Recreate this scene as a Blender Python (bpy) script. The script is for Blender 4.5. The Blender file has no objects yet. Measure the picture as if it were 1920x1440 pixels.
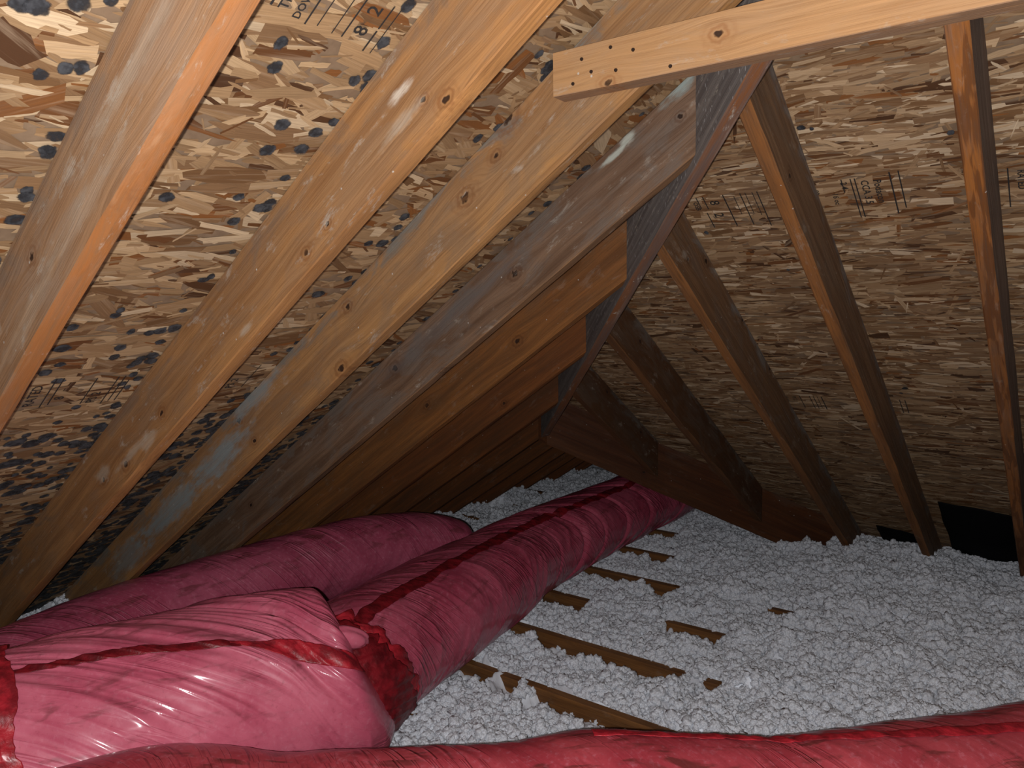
import bpy, bmesh, math, random
import numpy as np
from mathutils import Vector, Matrix

random.seed(7)
RNG = np.random.default_rng(11)
SC = bpy.context.scene
COL = SC.collection

# ------------------------------------------------------------------ camera, light, exposure
T = 0.6624            # roof pitch (rise / run)
H = 0.1963            # vertical distance from rafter underside to roof deck underside
W = 0.0373            # lumber thickness
S = 0.4064            # 16 inch spacing
CAM = Vector((2.2863, -3.2773, 0.6526))
right = Vector((0.79572923, 0.60549133, -0.01397284))
up = Vector((-0.05078785, 0.08969871, 0.99467318))
fwd = Vector((-0.60351933, 0.79078088, -0.10212749))
cd = bpy.data.cameras.new('camera')
cam = bpy.data.objects.new('camera', cd)
COL.objects.link(cam)
cam.matrix_world = Matrix(((right.x, up.x, -fwd.x, CAM.x), (right.y, up.y, -fwd.y, CAM.y),
                           (right.z, up.z, -fwd.z, CAM.z), (0, 0, 0, 1)))
cd.sensor_width = 36.0
cd.lens = 36.0 * 1447.55 / 1920.0
cd.clip_start = 0.02
SC.camera = cam

world = bpy.data.worlds.new('world')
SC.world = world
world.use_nodes = True
world.node_tree.nodes['Background'].inputs[0].default_value = (0.5, 0.6, 0.8, 1)
world.node_tree.nodes['Background'].inputs[1].default_value = 0.0006

ld = bpy.data.lights.new('phone_flash', 'POINT')      # the phone's own flash, a few cm from its lens
ld.energy = 152.0
ld.color = (1.0, 0.985, 0.99)
ld.shadow_soft_size = 0.006
flash = bpy.data.objects.new('phone_flash', ld)
COL.objects.link(flash)
flash.location = CAM - right * 0.035 - up * 0.012 + fwd * 0.0

SC.view_settings.view_transform = 'Standard'
SC.view_settings.look = 'None'
SC.view_settings.exposure = 0.0
SC.view_settings.gamma = 1.0
SC.view_settings.use_curve_mapping = False

# ------------------------------------------------------------------ small helpers
def tag(o, label=None, cat=None, group=None, kind=None):
    if label: o['label'] = label
    if cat: o['category'] = cat
    if group: o['group'] = group
    if kind: o['kind'] = kind
    return o

def empty(name, loc=(0, 0, 0)):
    o = bpy.data.objects.new(name, None)
    o.empty_display_size = 0.05
    COL.objects.link(o)
    o.location = loc
    return o

def link(name, me, mat=None, parent=None):
    o = bpy.data.objects.new(name, me)
    COL.objects.link(o)
    if mat: me.materials.append(mat)
    if parent: o.parent = parent
    return o

def mesh(name, verts, faces, smooth=False):
    me = bpy.data.meshes.new(name)
    me.from_pydata([tuple(v) for v in verts], [], [tuple(f) for f in faces])
    me.update()
    if smooth: me.polygons.foreach_set('use_smooth', [True] * len(me.polygons))
    return me

def grid_mesh(name, co, nu, nv, closed_v=False, smooth=True, uv=None):
    """co: (nu*nv, 3) row-major (u rows)."""
    i = np.arange(nu - 1)[:, None]
    nj = nv if closed_v else nv - 1
    j = np.arange(nj)[None, :]
    j2 = (j + 1) % nv
    a = (i * nv + j); b = (i * nv + j2); c = ((i + 1) * nv + j2); d = ((i + 1) * nv + j)
    f = np.stack([a, b, c, d], -1).reshape(-1, 4)
    me = bpy.data.meshes.new(name)
    me.vertices.add(len(co)); me.vertices.foreach_set('co', np.asarray(co, dtype=np.float32).ravel())
    nf = len(f)
    me.loops.add(nf * 4); me.loops.foreach_set('vertex_index', f.astype(np.int32).ravel())
    me.polygons.add(nf)
    me.polygons.foreach_set('loop_start', np.arange(nf, dtype=np.int32) * 4)
    me.polygons.foreach_set('loop_total', np.full(nf, 4, dtype=np.int32))
    if smooth: me.polygons.foreach_set('use_smooth', np.ones(nf, dtype=bool))
    if uv is not None:
        ul = me.uv_layers.new(name='UVMap')
        loops_uv = uv[f.ravel()].copy()
        if closed_v:      # repair the wrap
            jj = np.broadcast_to(j, (nu - 1, nj)).reshape(-1)
            last = jj == nv - 1
            lu = loops_uv.reshape(-1, 4, 2)
            per = uv[:, 1].max() * nv / (nv - 1)
            lu[last, 1, 1] += per; lu[last, 2, 1] += per
            loops_uv = lu.reshape(-1, 2)
        ul.data.foreach_set('uv', loops_uv.astype(np.float32).ravel())
    me.update(calc_edges=True)
    return me

def hsh(ix, iy, seed):
    n = (ix.astype(np.int64) * 374761393 + iy.astype(np.int64) * 668265263 + seed * 974711) & 0xFFFFFFFF
    n = ((n ^ (n >> 13)) * 1274126177) & 0xFFFFFFFF
    return ((n ^ (n >> 16)) & 0xFFFFFF) / float(0xFFFFFF)

def vnoise(x, y, seed=0):
    x = np.asarray(x, float); y = np.asarray(y, float)
    ix = np.floor(x).astype(np.int64); iy = np.floor(y).astype(np.int64)
    fx = x - ix; fy = y - iy
    fx = fx * fx * fx * (fx * (fx * 6 - 15) + 10); fy = fy * fy * fy * (fy * (fy * 6 - 15) + 10)
    a = hsh(ix, iy, seed); b = hsh(ix + 1, iy, seed); c = hsh(ix, iy + 1, seed); d = hsh(ix + 1, iy + 1, seed)
    return (a * (1 - fx) + b * fx) * (1 - fy) + (c * (1 - fx) + d * fx) * fy

def fbm(x, y, seed=0, o=4):
    s = 0; a = .5
    for k in range(o):
        s = s + a * vnoise(x * 2 ** k + 13.7 * k, y * 2 ** k + 7.1 * k, seed + k); a *= .5
    return s

def sstep(a, b, x):
    t = np.clip((x - a) / (b - a), 0, 1)
    return t * t * (3 - 2 * t)

# ------------------------------------------------------------------ node helper
class NT:
    def __init__(s, name):
        s.mat = bpy.data.materials.new(name)
        s.mat.use_nodes = True
        s.t = s.mat.node_tree
        s.t.nodes.clear()
        s.out = s.t.nodes.new('ShaderNodeOutputMaterial')
        s.tc = s.t.nodes.new('ShaderNodeTexCoord')
    def n(s, typ, ins=None, **at):
        nd = s.t.nodes.new(typ)
        for k, v in at.items(): setattr(nd, k, v)
        for k, v in (ins or {}).items():
            sock = nd.inputs[k]
            if isinstance(v, bpy.types.NodeSocket): s.t.links.new(v, sock)
            else: sock.default_value = v
        return nd
    def m(s, op, a, b=0.0, c=0.0, clamp=False):
        nd = s.t.nodes.new('ShaderNodeMath'); nd.operation = op; nd.use_clamp = clamp
        for k, v in enumerate((a, b, c)):
            if isinstance(v, bpy.types.NodeSocket): s.t.links.new(v, nd.inputs[k])
            else: nd.inputs[k].default_value = v
        return nd.outputs[0]
    def vm(s, op, a, b=(0, 0, 0)):
        nd = s.t.nodes.new('ShaderNodeVectorMath'); nd.operation = op
        for k, v in enumerate((a, b)):
            if isinstance(v, bpy.types.NodeSocket): s.t.links.new(v, nd.inputs[k])
            else: nd.inputs[k].default_value = v
        return nd.outputs[0]
    def comb(s, x, y, z):
        return s.n('ShaderNodeCombineXYZ', {0: x, 1: y, 2: z}).outputs[0]
    def sep(s, v):
        nd = s.n('ShaderNodeSeparateXYZ', {0: v}); return nd.outputs
    def mix(s, f, a, b, mode='MIX'):
        nd = s.t.nodes.new('ShaderNodeMix'); nd.data_type = 'RGBA'; nd.blend_type = mode
        nd.clamp_factor = True
        for k, v in ((0, f), (6, a), (7, b)):
            if isinstance(v, bpy.types.NodeSocket): s.t.links.new(v, nd.inputs[k])
            else: nd.inputs[k].default_value = (v if k == 0 else (*v, 1))
        return nd.outputs[2]
    def noise(s, vec, scale=1.0, detail=3.0, rough=.5, dist=0.0):
        return s.n('ShaderNodeTexNoise', {'Vector': vec, 'Scale': scale, 'Detail': detail, 'Roughness': rough, 'Distortion': dist}).outputs[0]
    def ss(s, x, a, b, lo=0.0, hi=1.0):
        nd = s.n('ShaderNodeMapRange', {0: x, 1: a, 2: b, 3: lo, 4: hi}, interpolation_type='SMOOTHSTEP')
        return nd.outputs[0]
    def finish(s, col, rough=.7, bump=None, bstr=.3, bdist=.002, **kw):
        p = s.n('ShaderNodeBsdfPrincipled')
        for k, v in (('Base Color', col), ('Roughness', rough)):
            if isinstance(v, bpy.types.NodeSocket): s.t.links.new(v, p.inputs[k])
            else: p.inputs[k].default_value = (*v, 1) if k == 'Base Color' else v
        for k, v in kw.items():
            k = k.replace('_', ' ')
            if isinstance(v, bpy.types.NodeSocket): s.t.links.new(v, p.inputs[k])
            else: p.inputs[k].default_value = v
        if bump is not None:
            b = s.n('ShaderNodeBump', {'Height': bump, 'Strength': bstr, 'Distance': bdist})
            s.t.links.new(b.outputs[0], p.inputs['Normal'])
        s.t.links.new(p.outputs[0], s.out.inputs[0])
        return s.mat

# ------------------------------------------------------------------ lumber material
def wood(name, face, fresh, dark, grey=(.22, .165, .12), grey_amt=.5, top=.7, dust=.3, knots=(), seed=0.0,
         depth=.163, fresh_face=.35, ring=.35, bark=0.0, mould=(.19, .165, .145), tone=.50, patches=(), drips=0.0):
    wk = tone
    sc_ = lambda c: (c[0] * wk * 1.06, c[1] * wk * .95, c[2] * wk * .86)
    face, fresh, dark, grey, mould = map(sc_, (face, fresh, dark, grey, mould))
    g = NT(name)
    P = g.tc.outputs['Object']
    u, v, w = g.sep(P)
    su = g.m('ADD', u, seed * 3.17)
    vv = v
    core = None; halo = None
    for (ku, kv, kr) in knots:
        kr *= 1.2
        du = g.m('MULTIPLY', g.m('SUBTRACT', u, ku), .45)
        dv = g.m('SUBTRACT', v, kv)
        d = g.m('SQRT', g.m('ADD', g.m('MULTIPLY', du, du), g.m('MULTIPLY', dv, dv)))
        e = g.m('EXPONENT', g.m('MULTIPLY', g.m('POWER', g.m('DIVIDE', d, kr * 2.4), 2.0), -1.0))
        vv = g.m('SUBTRACT', vv, g.m('MULTIPLY', g.m('MULTIPLY', dv, e), .85))
        du2 = g.m('MULTIPLY', g.m('SUBTRACT', u, ku), .75)
        wob = g.m('MULTIPLY', g.m('SUBTRACT', g.noise(P, 90.0, 1.0), .5), kr * .9)
        d2 = g.m('ADD', g.m('SQRT', g.m('ADD', g.m('MULTIPLY', du2, du2), g.m('MULTIPLY', dv, dv))), wob)
        c = g.ss(d2, kr * .62, kr * .30)
        hl = g.ss(d2, kr * 2.6, kr * .5)
        rg = g.m('MULTIPLY_ADD', g.m('SINE', g.m('MULTIPLY', d2, 7.5 / kr)), .4, .6)
        hl = g.m('MULTIPLY', hl, rg)
        core = c if core is None else g.m('MAXIMUM', core, c)
        halo = hl if halo is None else g.m('MAXIMUM', halo, hl)
    sv = g.m('ADD', vv, seed * 1.71)
    warp = g.noise(g.comb(g.m('MULTIPLY', su, .9), g.m('MULTIPLY', sv, 7), g.m('MULTIPLY', w, 4)), 1.0, 3.0, .5, .4)
    rr = g.m('SINE', g.m('ADD', g.m('MULTIPLY', sv, 240.0), g.m('MULTIPLY', warp, 34.0)))
    rr = g.m('MULTIPLY_ADD', rr, .5, .5)
    fine = g.noise(g.comb(g.m('MULTIPLY', su, 7), g.m('MULTIPLY', sv, 260), g.m('MULTIPLY', w, 200)), 1.0, 5.0, .6)
    mid = g.noise(g.comb(g.m('MULTIPLY', su, 1.6), g.m('MULTIPLY', sv, 26), g.m('MULTIPLY', w, 20)), 1.0, 4.0, .55, .3)
    big = g.noise(g.comb(g.m('MULTIPLY', su, 1.5), g.m('MULTIPLY', v, 7), seed), 1.0, 3.0, .55, .6)
    blot = g.noise(g.comb(g.m('MULTIPLY', su, 6), g.m('MULTIPLY', v, 16), g.m('MULTIPLY_ADD', w, 22.0, seed + 4.0)), 1.0, 6.0, .65, .8)
    nrm = g.sep(g.tc.outputs['Normal'])
    under = g.ss(nrm[1], -.3, -.8)
    base = g.mix(g.m('MULTIPLY', g.ss(big, .38, .66), fresh_face), face, fresh)
    base = g.mix(under, base, fresh)
    low = g.ss(v, depth * .42, 0.0)                     # the lower band of a rafter is cleaner than its top
    base = g.mix(g.m('MULTIPLY', low, fresh_face), base, fresh)
    base = g.mix(g.m('MULTIPLY', g.ss(mid, .38, .66), ring * 1.35, clamp=True), base, dark)
    st2 = g.noise(g.comb(g.m('MULTIPLY', su, 3.2), g.m('MULTIPLY', sv, 75), g.m('MULTIPLY', w, 60)), 1.0, 5.0, .65, .2)
    base = g.mix(g.ss(st2, .50, .72, 0, .5), base, dark)
    base = g.mix(g.ss(st2, .46, .26, 0, .35), base, (min(face[0] * 1.35, .9), min(face[1] * 1.3, .8), face[2] * 1.25))
    base = g.mix(g.m('MULTIPLY', g.m('MULTIPLY', rr, rr), ring * .55), base, dark)
    gm = g.m('MULTIPLY', g.ss(blot, .44, .62), grey_amt)
    gm = g.m('MULTIPLY', gm, g.m('SUBTRACT', 1.0, g.m('MULTIPLY', under, .75)))
    base = g.mix(gm, base, grey)
    tm = g.m('ADD', g.m('DIVIDE', v, depth), g.m('MULTIPLY', g.m('SUBTRACT', blot, .5), 1.5))
    tm = g.m('MULTIPLY', g.ss(tm, .78, 1.1), top)
    tm = g.m('MULTIPLY', tm, g.m('SUBTRACT', 1.0, under))
    base = g.mix(tm, base, mould)
    if bark:
        bk = g.noise(g.comb(g.m('MULTIPLY', su, 5), g.m('MULTIPLY', w, 55), seed), 1.0, 3.0, .5, .5)
        base = g.mix(g.m('MULTIPLY', g.m('MULTIPLY', g.ss(bk, .47, .53), under), bark), base, (.07, .022, .006))
    if halo is not None:
        base = g.mix(g.m('MULTIPLY', halo, .62), base, (dark[0] * .8, dark[1] * .62, dark[2] * .5))
        base = g.mix(g.m('MULTIPLY', core, .93), base, (.016, .007, .004))
    base = g.mix(g.m('MULTIPLY', g.m('SUBTRACT', fine, .5), 1.0, clamp=True), base, (.75, .6, .45), 'SOFT_LIGHT')
    base = g.mix(g.ss(fine, .52, .28, 0.0, .6), base, dark)
    for (pu, pv, ra, rb, pc, ps) in patches:
        du = g.m('DIVIDE', g.m('SUBTRACT', u, pu), ra); dv = g.m('DIVIDE', g.m('SUBTRACT', v, pv), rb)
        d = g.m('ADD', g.m('SQRT', g.m('ADD', g.m('MULTIPLY', du, du), g.m('MULTIPLY', dv, dv))), g.m('MULTIPLY', g.m('SUBTRACT', g.noise(g.comb(g.m('MULTIPLY', u, 14), g.m('MULTIPLY', v, 40), seed), 1.0, 5.0, .65), .5), 2.2))
        base = g.mix(g.m('MULTIPLY', g.ss(d, 1.15, .3), g.m('MULTIPLY', g.ss(st2, .25, .6, .6, 1.0), ps)), base, pc)
    # dried whitish dust and drips
    dn = g.noise(g.comb(g.m('MULTIPLY', su, 9), g.m('MULTIPLY', v, 22), g.m('MULTIPLY_ADD', w, 30.0, seed + 9)), 1.0, 7.0, .75, .3)
    base = g.mix(g.m('MULTIPLY', g.ss(dn, .57, .68), dust), base, (.33, .285, .23))
    vo = g.n('ShaderNodeTexVoronoi', {'Vector': P, 'Scale': 34.0, 'Randomness': 1.0})
    pk = g.m('MULTIPLY', g.ss(vo.outputs['Distance'], .10, .05), g.ss(g.sep(vo.outputs['Color'])[0], .82, .86))
    base = g.mix(g.m('MULTIPLY', pk, .7), base, (.42, .39, .34))
    if drips:       # short whitish drip marks running straight down the slanted face
        ca, sa = math.cos(.4374), math.sin(.4374)
        hx = g.m('SUBTRACT', g.m('MULTIPLY', u, ca), g.m('MULTIPLY', v, sa)); hy = g.m('ADD', g.m('MULTIPLY', u, sa), g.m('MULTIPLY', v, ca))
        vd = g.n('ShaderNodeTexVoronoi', {'Vector': g.comb(g.m('MULTIPLY', hx, 150.0), g.m('MULTIPLY', hy, 48.0), 0.0), 'Scale': 1.0, 'Randomness': 1.0})
        dm = g.m('MULTIPLY', g.ss(vd.outputs['Distance'], .30, .16), g.ss(g.sep(vd.outputs['Color'])[0], .72, .78))
        dm = g.m('MULTIPLY', dm, g.m('SUBTRACT', 1.0, under))
        base = g.mix(g.m('MULTIPLY', dm, drips), base, (.42, .40, .38))
    hgt = g.m('ADD', fine, g.m('MULTIPLY', rr, .35))
    if core is not None: hgt = g.m('SUBTRACT', hgt, g.m('MULTIPLY', core, 1.2))
    return g.finish(base, g.ss(mid, .2, .8, .62, .8), hgt, .6, .0018, Specular_IOR_Level=.22)

# ------------------------------------------------------------------ lumber geometry
def beam(name, c0, c1, mat, parent=None, nseg=48, jit=.0010, wane=.0, seed=0, bev=.003, bow=0.0):
    """c0, c1: four world corners at each end: bottom near, bottom far, top far, top near."""
    c0 = [Vector(p) for p in c0]; c1 = [Vector(p) for p in c1]
    u = (sum(c1, Vector()) - sum(c0, Vector())).normalized()
    z = Vector((0, 0, 1)) if abs(u.z) < .95 else Vector((0, 1, 0))
    w = u.cross(z).normalized(); v = w.cross(u)
    M = Matrix(((u.x, v.x, w.x, c0[0].x), (u.y, v.y, w.y, c0[0].y), (u.z, v.z, w.z, c0[0].z), (0, 0, 0, 1)))
    Mi = M.inverted()
    L0 = np.array([Mi @ p for p in c0]); L1 = np.array([Mi @ p for p in c1])
    bw = (c0[1] - c0[0]).length; bh = (c0[3] - c0[0]).length
    a = min(bev / bw, .3); b = min(bev / bh, .3)
    ring = [(a, 0), (.5, 0), (1 - a, 0), (1, b), (1, .33), (1, .66), (1, 1 - b), (1 - a, 1), (.5, 1), (a, 1), (0, 1 - b), (0, .66), (0, .33), (0, b)]
    ring = np.array(ring); nr = len(ring)
    def corner(L):
        x = ring[:, :1]; y = ring[:, 1:]
        return L[0] * (1 - x) * (1 - y) + L[1] * x * (1 - y) + L[2] * x * y + L[3] * (1 - x) * y
    A = corner(L0); B = corner(L1)
    length = np.linalg.norm(L1.mean(0) - L0.mean(0))
    ts = np.linspace(0, 1, nseg + 1)
    co = A[None] * (1 - ts[:, None, None]) + B[None] * ts[:, None, None]
    x = ts[:, None] * length
    k = np.arange(nr)[None, :]
    env = np.clip(np.minimum(ts, 1 - ts) * 30, 0, 1)[:, None]
    n1 = (fbm(x * 9 + seed * 5.1, k * 3.7 + seed, seed, 3) - .45) * 2 * jit * env
    n2 = (fbm(x * 4 + seed * 2.1, k * 1.9 + seed + 40, seed + 3, 3) - .45) * 2 * jit * env
    co[:, :, 1] += n1; co[:, :, 2] += n2
    bo = bow * np.sin(ts * math.pi)[:, None]
    co[:, :, 1] += bo
    if wane:
        low = (ring[:, 1] < .05).astype(float)[None]
        nearc = (ring[:, 0] < .3).astype(float)[None]
        wn = sstep(.35, .75, fbm(x * 5.0 + seed, np.zeros_like(x) + seed, seed + 9, 3)) * wane
        co[:, :, 1] += wn * low * nearc * env
        co[:, :, 2] -= wn * .4 * low * nearc * env
    f = []
    for i in range(nseg):
        for j in range(nr):
            f.append((i * nr + j, (i + 1) * nr + j, (i + 1) * nr + (j + 1) % nr, i * nr + (j + 1) % nr))
    f.append(tuple(range(nr))); f.append(tuple(nseg * nr + j for j in range(nr - 1, -1, -1)))
    me = mesh(name, co.reshape(-1, 3), f)
    bm = bmesh.new(); bm.from_mesh(me); bmesh.ops.recalc_face_normals(bm, faces=bm.faces)
    for fc in bm.faces: fc.smooth = True
    for e in bm.edges:
        if len(e.link_faces) == 2 and e.calc_face_angle(0) > .5: e.smooth = False
    bm.to_mesh(me); bm.free()
    o = link(name, me, mat, parent)
    if parent: o.matrix_parent_inverse = parent.matrix_world.inverted()
    o.matrix_world = M
    return o, M

def loc_knots(M, pts, r=.012):
    Mi = M.inverted(); out = []
    for i, p in enumerate(pts):
        q = Mi @ Vector(p[:3]); out.append((q.x, q.y, p[3] if len(p) > 3 else r))
    return out

# ------------------------------------------------------------------ roof deck: OSB panels with real strands
g = NT('strand_board_core')
nz = g.noise(g.vm('MULTIPLY', g.tc.outputs['Object'], (40, 40, 40)), 1.0, 4.0)
OSB_CORE = g.finish(g.mix(nz, (.09, .05, .025), (.20, .13, .075)), .8, nz, .3)

g = NT('wood_strand')
att = g.n('ShaderNodeAttribute', attribute_name='strand').outputs['Color']
uv = g.tc.outputs['UV']
gr = g.noise(g.vm('MULTIPLY', uv, (14, 420, 1)), 1.0, 4.0, .6)
gr2 = g.noise(g.vm('MULTIPLY', uv, (5, 90, 1)), 1.0, 3.0, .6, .5)
c = g.mix(g.ss(gr, .3, .7, 0, .32), att, (.045, .02, .008))
c = g.mix(g.ss(gr2, .5, .75, 0, .35), c, (.36, .26, .17))
ob = g.noise(g.tc.outputs['Object'], 5.0, 5.0, .6)
c = g.mix(g.ss(ob, .5, .75, 0, .28), c, (.08, .05, .032))
STRAND = g.finish(c, .68, gr, .3, .0006, Specular_IOR_Level=.25)

g = NT('mould_stain')
uvc = g.sep(g.tc.outputs['UV'])
rad = g.m('SQRT', g.m('ADD', g.m('MULTIPLY', uvc[0], uvc[0]), g.m('MULTIPLY', uvc[1], uvc[1])))
on = g.noise(g.tc.outputs['Object'], 130.0, 3.0, .6)
on2 = g.noise(g.tc.outputs['Object'], 45.0, 3.0, .6)
al = g.ss(g.m('ADD', rad, g.m('MULTIPLY', g.m('SUBTRACT', on, .5), .5)), 1.0, .72)
al = g.m('MULTIPLY', al, g.ss(on2, .25, .5, .72, .97))
cc = g.mix(g.ss(on2, .4, .65), (.007, .007, .009), (.040, .041, .045))
p = g.n('ShaderNodeBsdfPrincipled', {'Base Color': cc, 'Roughness': .85, 'Alpha': al})
g.t.links.new(p.outputs[0], g.out.inputs[0])
MOULD = g.mat

g = NT('stamp_ink')
on = g.noise(g.tc.outputs['Object'], 160.0, 3.0, .7)
p = g.n('ShaderNodeBsdfPrincipled', {'Base Color': (.010, .008, .007, 1), 'Roughness': .7, 'Alpha': g.ss(on, .28, .42, .3, .98)})
g.t.links.new(p.outputs[0], g.out.inputs[0])
INK = g.mat

def clip_poly(poly, n, d):
    out = []
    for i in range(len(poly)):
        a = poly[i]; b = poly[(i + 1) % len(poly)]
        da = a[0] * n[0] + a[1] * n[1] - d; db = b[0] * n[0] + b[1] * n[1] - d
        if da >= 0: out.append(a)
        if (da >= 0) != (db >= 0):
            tt = da / (da - db); out.append((a[0] + (b[0] - a[0]) * tt, a[1] + (b[1] - a[1]) * tt))
    return out

K = math.sqrt(1 + T * T)
class Plane:
    """plane point from (s along eave, r plan run) -> world; kinds A, B, C, D."""
    def __init__(s, kind): s.k = kind
    def pt(s, x, y, off=0.0):           # x, y in plan; off along the downward normal (into the room)
        if s.k == 'A': z = T * x + H; n = (T / K, 0, -1 / K)
        elif s.k == 'B': z = -T * y + H; n = (0, -T / K, -1 / K)
        elif s.k == 'C': z = -T * x + H; n = (-T / K, 0, -1 / K)
        else: z = T * (6.4 - x) + H; n = (-T / K, 0, -1 / K)
        return (x + n[0] * off, y + n[1] * off, z + n[2] * off)

PAL = np.array([(.66, .46, .27), (.49, .315, .17), (.405, .25, .13), (.33, .19, .095), (.25, .13, .055), (.19, .075, .022), (.31, .12, .032), (.80, .62, .42), (.10, .042, .015)])
PAL = PAL * np.array([.52, .485, .435])
PALA = np.array([.17, .23, .19, .13, .08, .055, .05, .075, .03])
PALB = np.array([.14, .18, .20, .18, .12, .05, .025, .085, .07])

ceiling = empty('ceiling', (0, 0, 0))
tag(ceiling, 'strand board roof deck seen from below, spotted with dark mould', 'roof deck', kind='structure')

def strands(pl, rect, axis, dens, pal, region, parent, seed, wscale=1.0):
    lw = 1.3 if pl.k == 'A' else 1.25
    sg = .26 if pl.k == 'A' else .13
    """flat wood strands lying on the panel's underside. rect = x0, x1, y0, y1 in plan."""
    rng = np.random.default_rng(seed)
    x0, x1, y0, y1 = rect
    kx = K if pl.k != 'B' else 1.0
    ky = K if pl.k == 'B' else 1.0
    area = (x1 - x0) * kx * (y1 - y0) * ky
    n = int(area * dens)
    cx = rng.uniform(x0, x1, n) * kx; cy = rng.uniform(y0, y1, n) * ky
    kind = rng.random(n)
    L = np.where(kind < .55, rng.uniform(.035, .11, n), rng.uniform(.012, .05, n))
    Wd = np.where(kind < .55, rng.uniform(.007, .024, n), rng.uniform(.0025, .008, n)) * wscale
    L *= lw; Wd *= lw
    big = rng.random(n) < .10
    L[big] *= 1.3; Wd[big] *= 1.7
    ang = rng.normal(0, sg, n) + np.where(rng.random(n) < .10, rng.uniform(-1.4, 1.4, n), 0)
    if axis == 'y': ang = ang + math.pi / 2
    hgt = .0003 + rng.random(n) ** .7 * .0016
    hgt[kind >= .55] += .0003
    ci = rng.choice(len(pal), n, p=pal / pal.sum())
    # dark slivers, light big ones
    col = PAL[ci] * rng.uniform(.85, 1.12, (n, 1))
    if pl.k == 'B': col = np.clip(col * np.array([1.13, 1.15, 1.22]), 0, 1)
    # outline: 10-gon with ragged ends
    a = np.array([-1, -.45, .1, .55, 1, 1, .5, 0, -.5, -1.0]); b = np.array([-1, -1, -1, -1, -1, 1, 1, 1, 1, 1.0])
    m = len(a)
    A = a[None] * L[:, None] / 2; B = b[None] * Wd[:, None] / 2
    B = B * (1 + rng.uniform(-.35, .15, (n, m)))
    A = A + rng.normal(0, .09, (n, m)) * L[:, None] * .5
    tap = rng.random(n) < .45
    B[tap, 0] *= .3; B[tap, 9] *= .3
    tap = rng.random(n) < .35
    B[tap, 4] *= .3; B[tap, 5] *= .3
    X = cx[:, None] + A * np.cos(ang)[:, None] - B * np.sin(ang)[:, None]
    Y = cy[:, None] + A * np.sin(ang)[:, None] + B * np.cos(ang)[:, None]
    X /= kx; Y /= ky
    X = np.clip(X, x0, x1); Y = np.clip(Y, y0, y1)
    ok = np.ones(n, bool)
    mx = X.mean(1); my = Y.mean(1)
    if region: ok = region(mx, my)
    X = X[ok]; Y = Y[ok]; h = hgt[ok]; col = col[ok]; A = A[ok]; B = B[ok]; n = len(X)
    if n == 0: return None
    slope = rng.normal(0, .004, n)[:, None] * A
    off = h[:, None] + slope * .3
    x_, y_, z_ = pl.pt(X, Y, off)
    z_ = z_ if isinstance(z_, np.ndarray) else z_
    co = np.stack([np.broadcast_to(x_, X.shape), np.broadcast_to(y_, X.shape), np.broadcast_to(z_, X.shape)], -1).reshape(-1, 3)
    me = bpy.data.meshes.new('wood_strands')
    me.vertices.add(n * m); me.vertices.foreach_set('co', co.astype(np.float32).ravel())
    idx = np.arange(n * m, dtype=np.int32)
    me.loops.add(n * m); me.loops.foreach_set('vertex_index', idx)
    me.polygons.add(n)
    me.polygons.foreach_set('loop_start', np.arange(n, dtype=np.int32) * m)
    me.polygons.foreach_set('loop_total', np.full(n, m, dtype=np.int32))
    ul = me.uv_layers.new(name='UVMap')
    ou = rng.uniform(0, 50, n)[:, None]
    ul.data.foreach_set('uv', np.stack([A + ou, B + ou * 1.37], -1).astype(np.float32).ravel())
    ca = me.color_attributes.new('strand', 'FLOAT_COLOR', 'POINT')
    cc = np.repeat(np.concatenate([col, np.ones((n, 1))], 1), m, axis=0)
    ca.data.foreach_set('color', cc.astype(np.float32).ravel())
    me.update(calc_edges=True)
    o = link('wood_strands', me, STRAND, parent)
    o['kind'] = 'stuff'
    return o

PANELS = []
def panel(pl, poly, rect, axis, dens, pal, region, seed, wscale=1.0):
    if len(poly) < 3: return None
    g2 = .0012
    bot = [pl.pt(x, y, 0) for x, y in poly]; top = [pl.pt(x, y, -.0115) for x, y in poly]
    n = len(poly)
    f = [tuple(range(n)), tuple(range(2 * n - 1, n - 1, -1))]
    f += [(i, i + n, (i + 1) % n + n, (i + 1) % n) for i in range(n)]
    me = mesh('strand_board_panel', bot + top, f)
    bm = bmesh.new(); bm.from_mesh(me); bmesh.ops.recalc_face_normals(bm, faces=bm.faces); bm.to_mesh(me); bm.free()
    o = link('strand_board_panel', me, OSB_CORE, ceiling)
    PANELS.append((pl.k, rect, o))
    if dens: strands(pl, rect, axis, dens, pal, region, o, seed, wscale)
    return o

plA, plB, plC, plD = Plane('A'), Plane('B'), Plane('C'), Plane('D')
J = .0015
seed = 100
PW = 1.2192 / K
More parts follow.
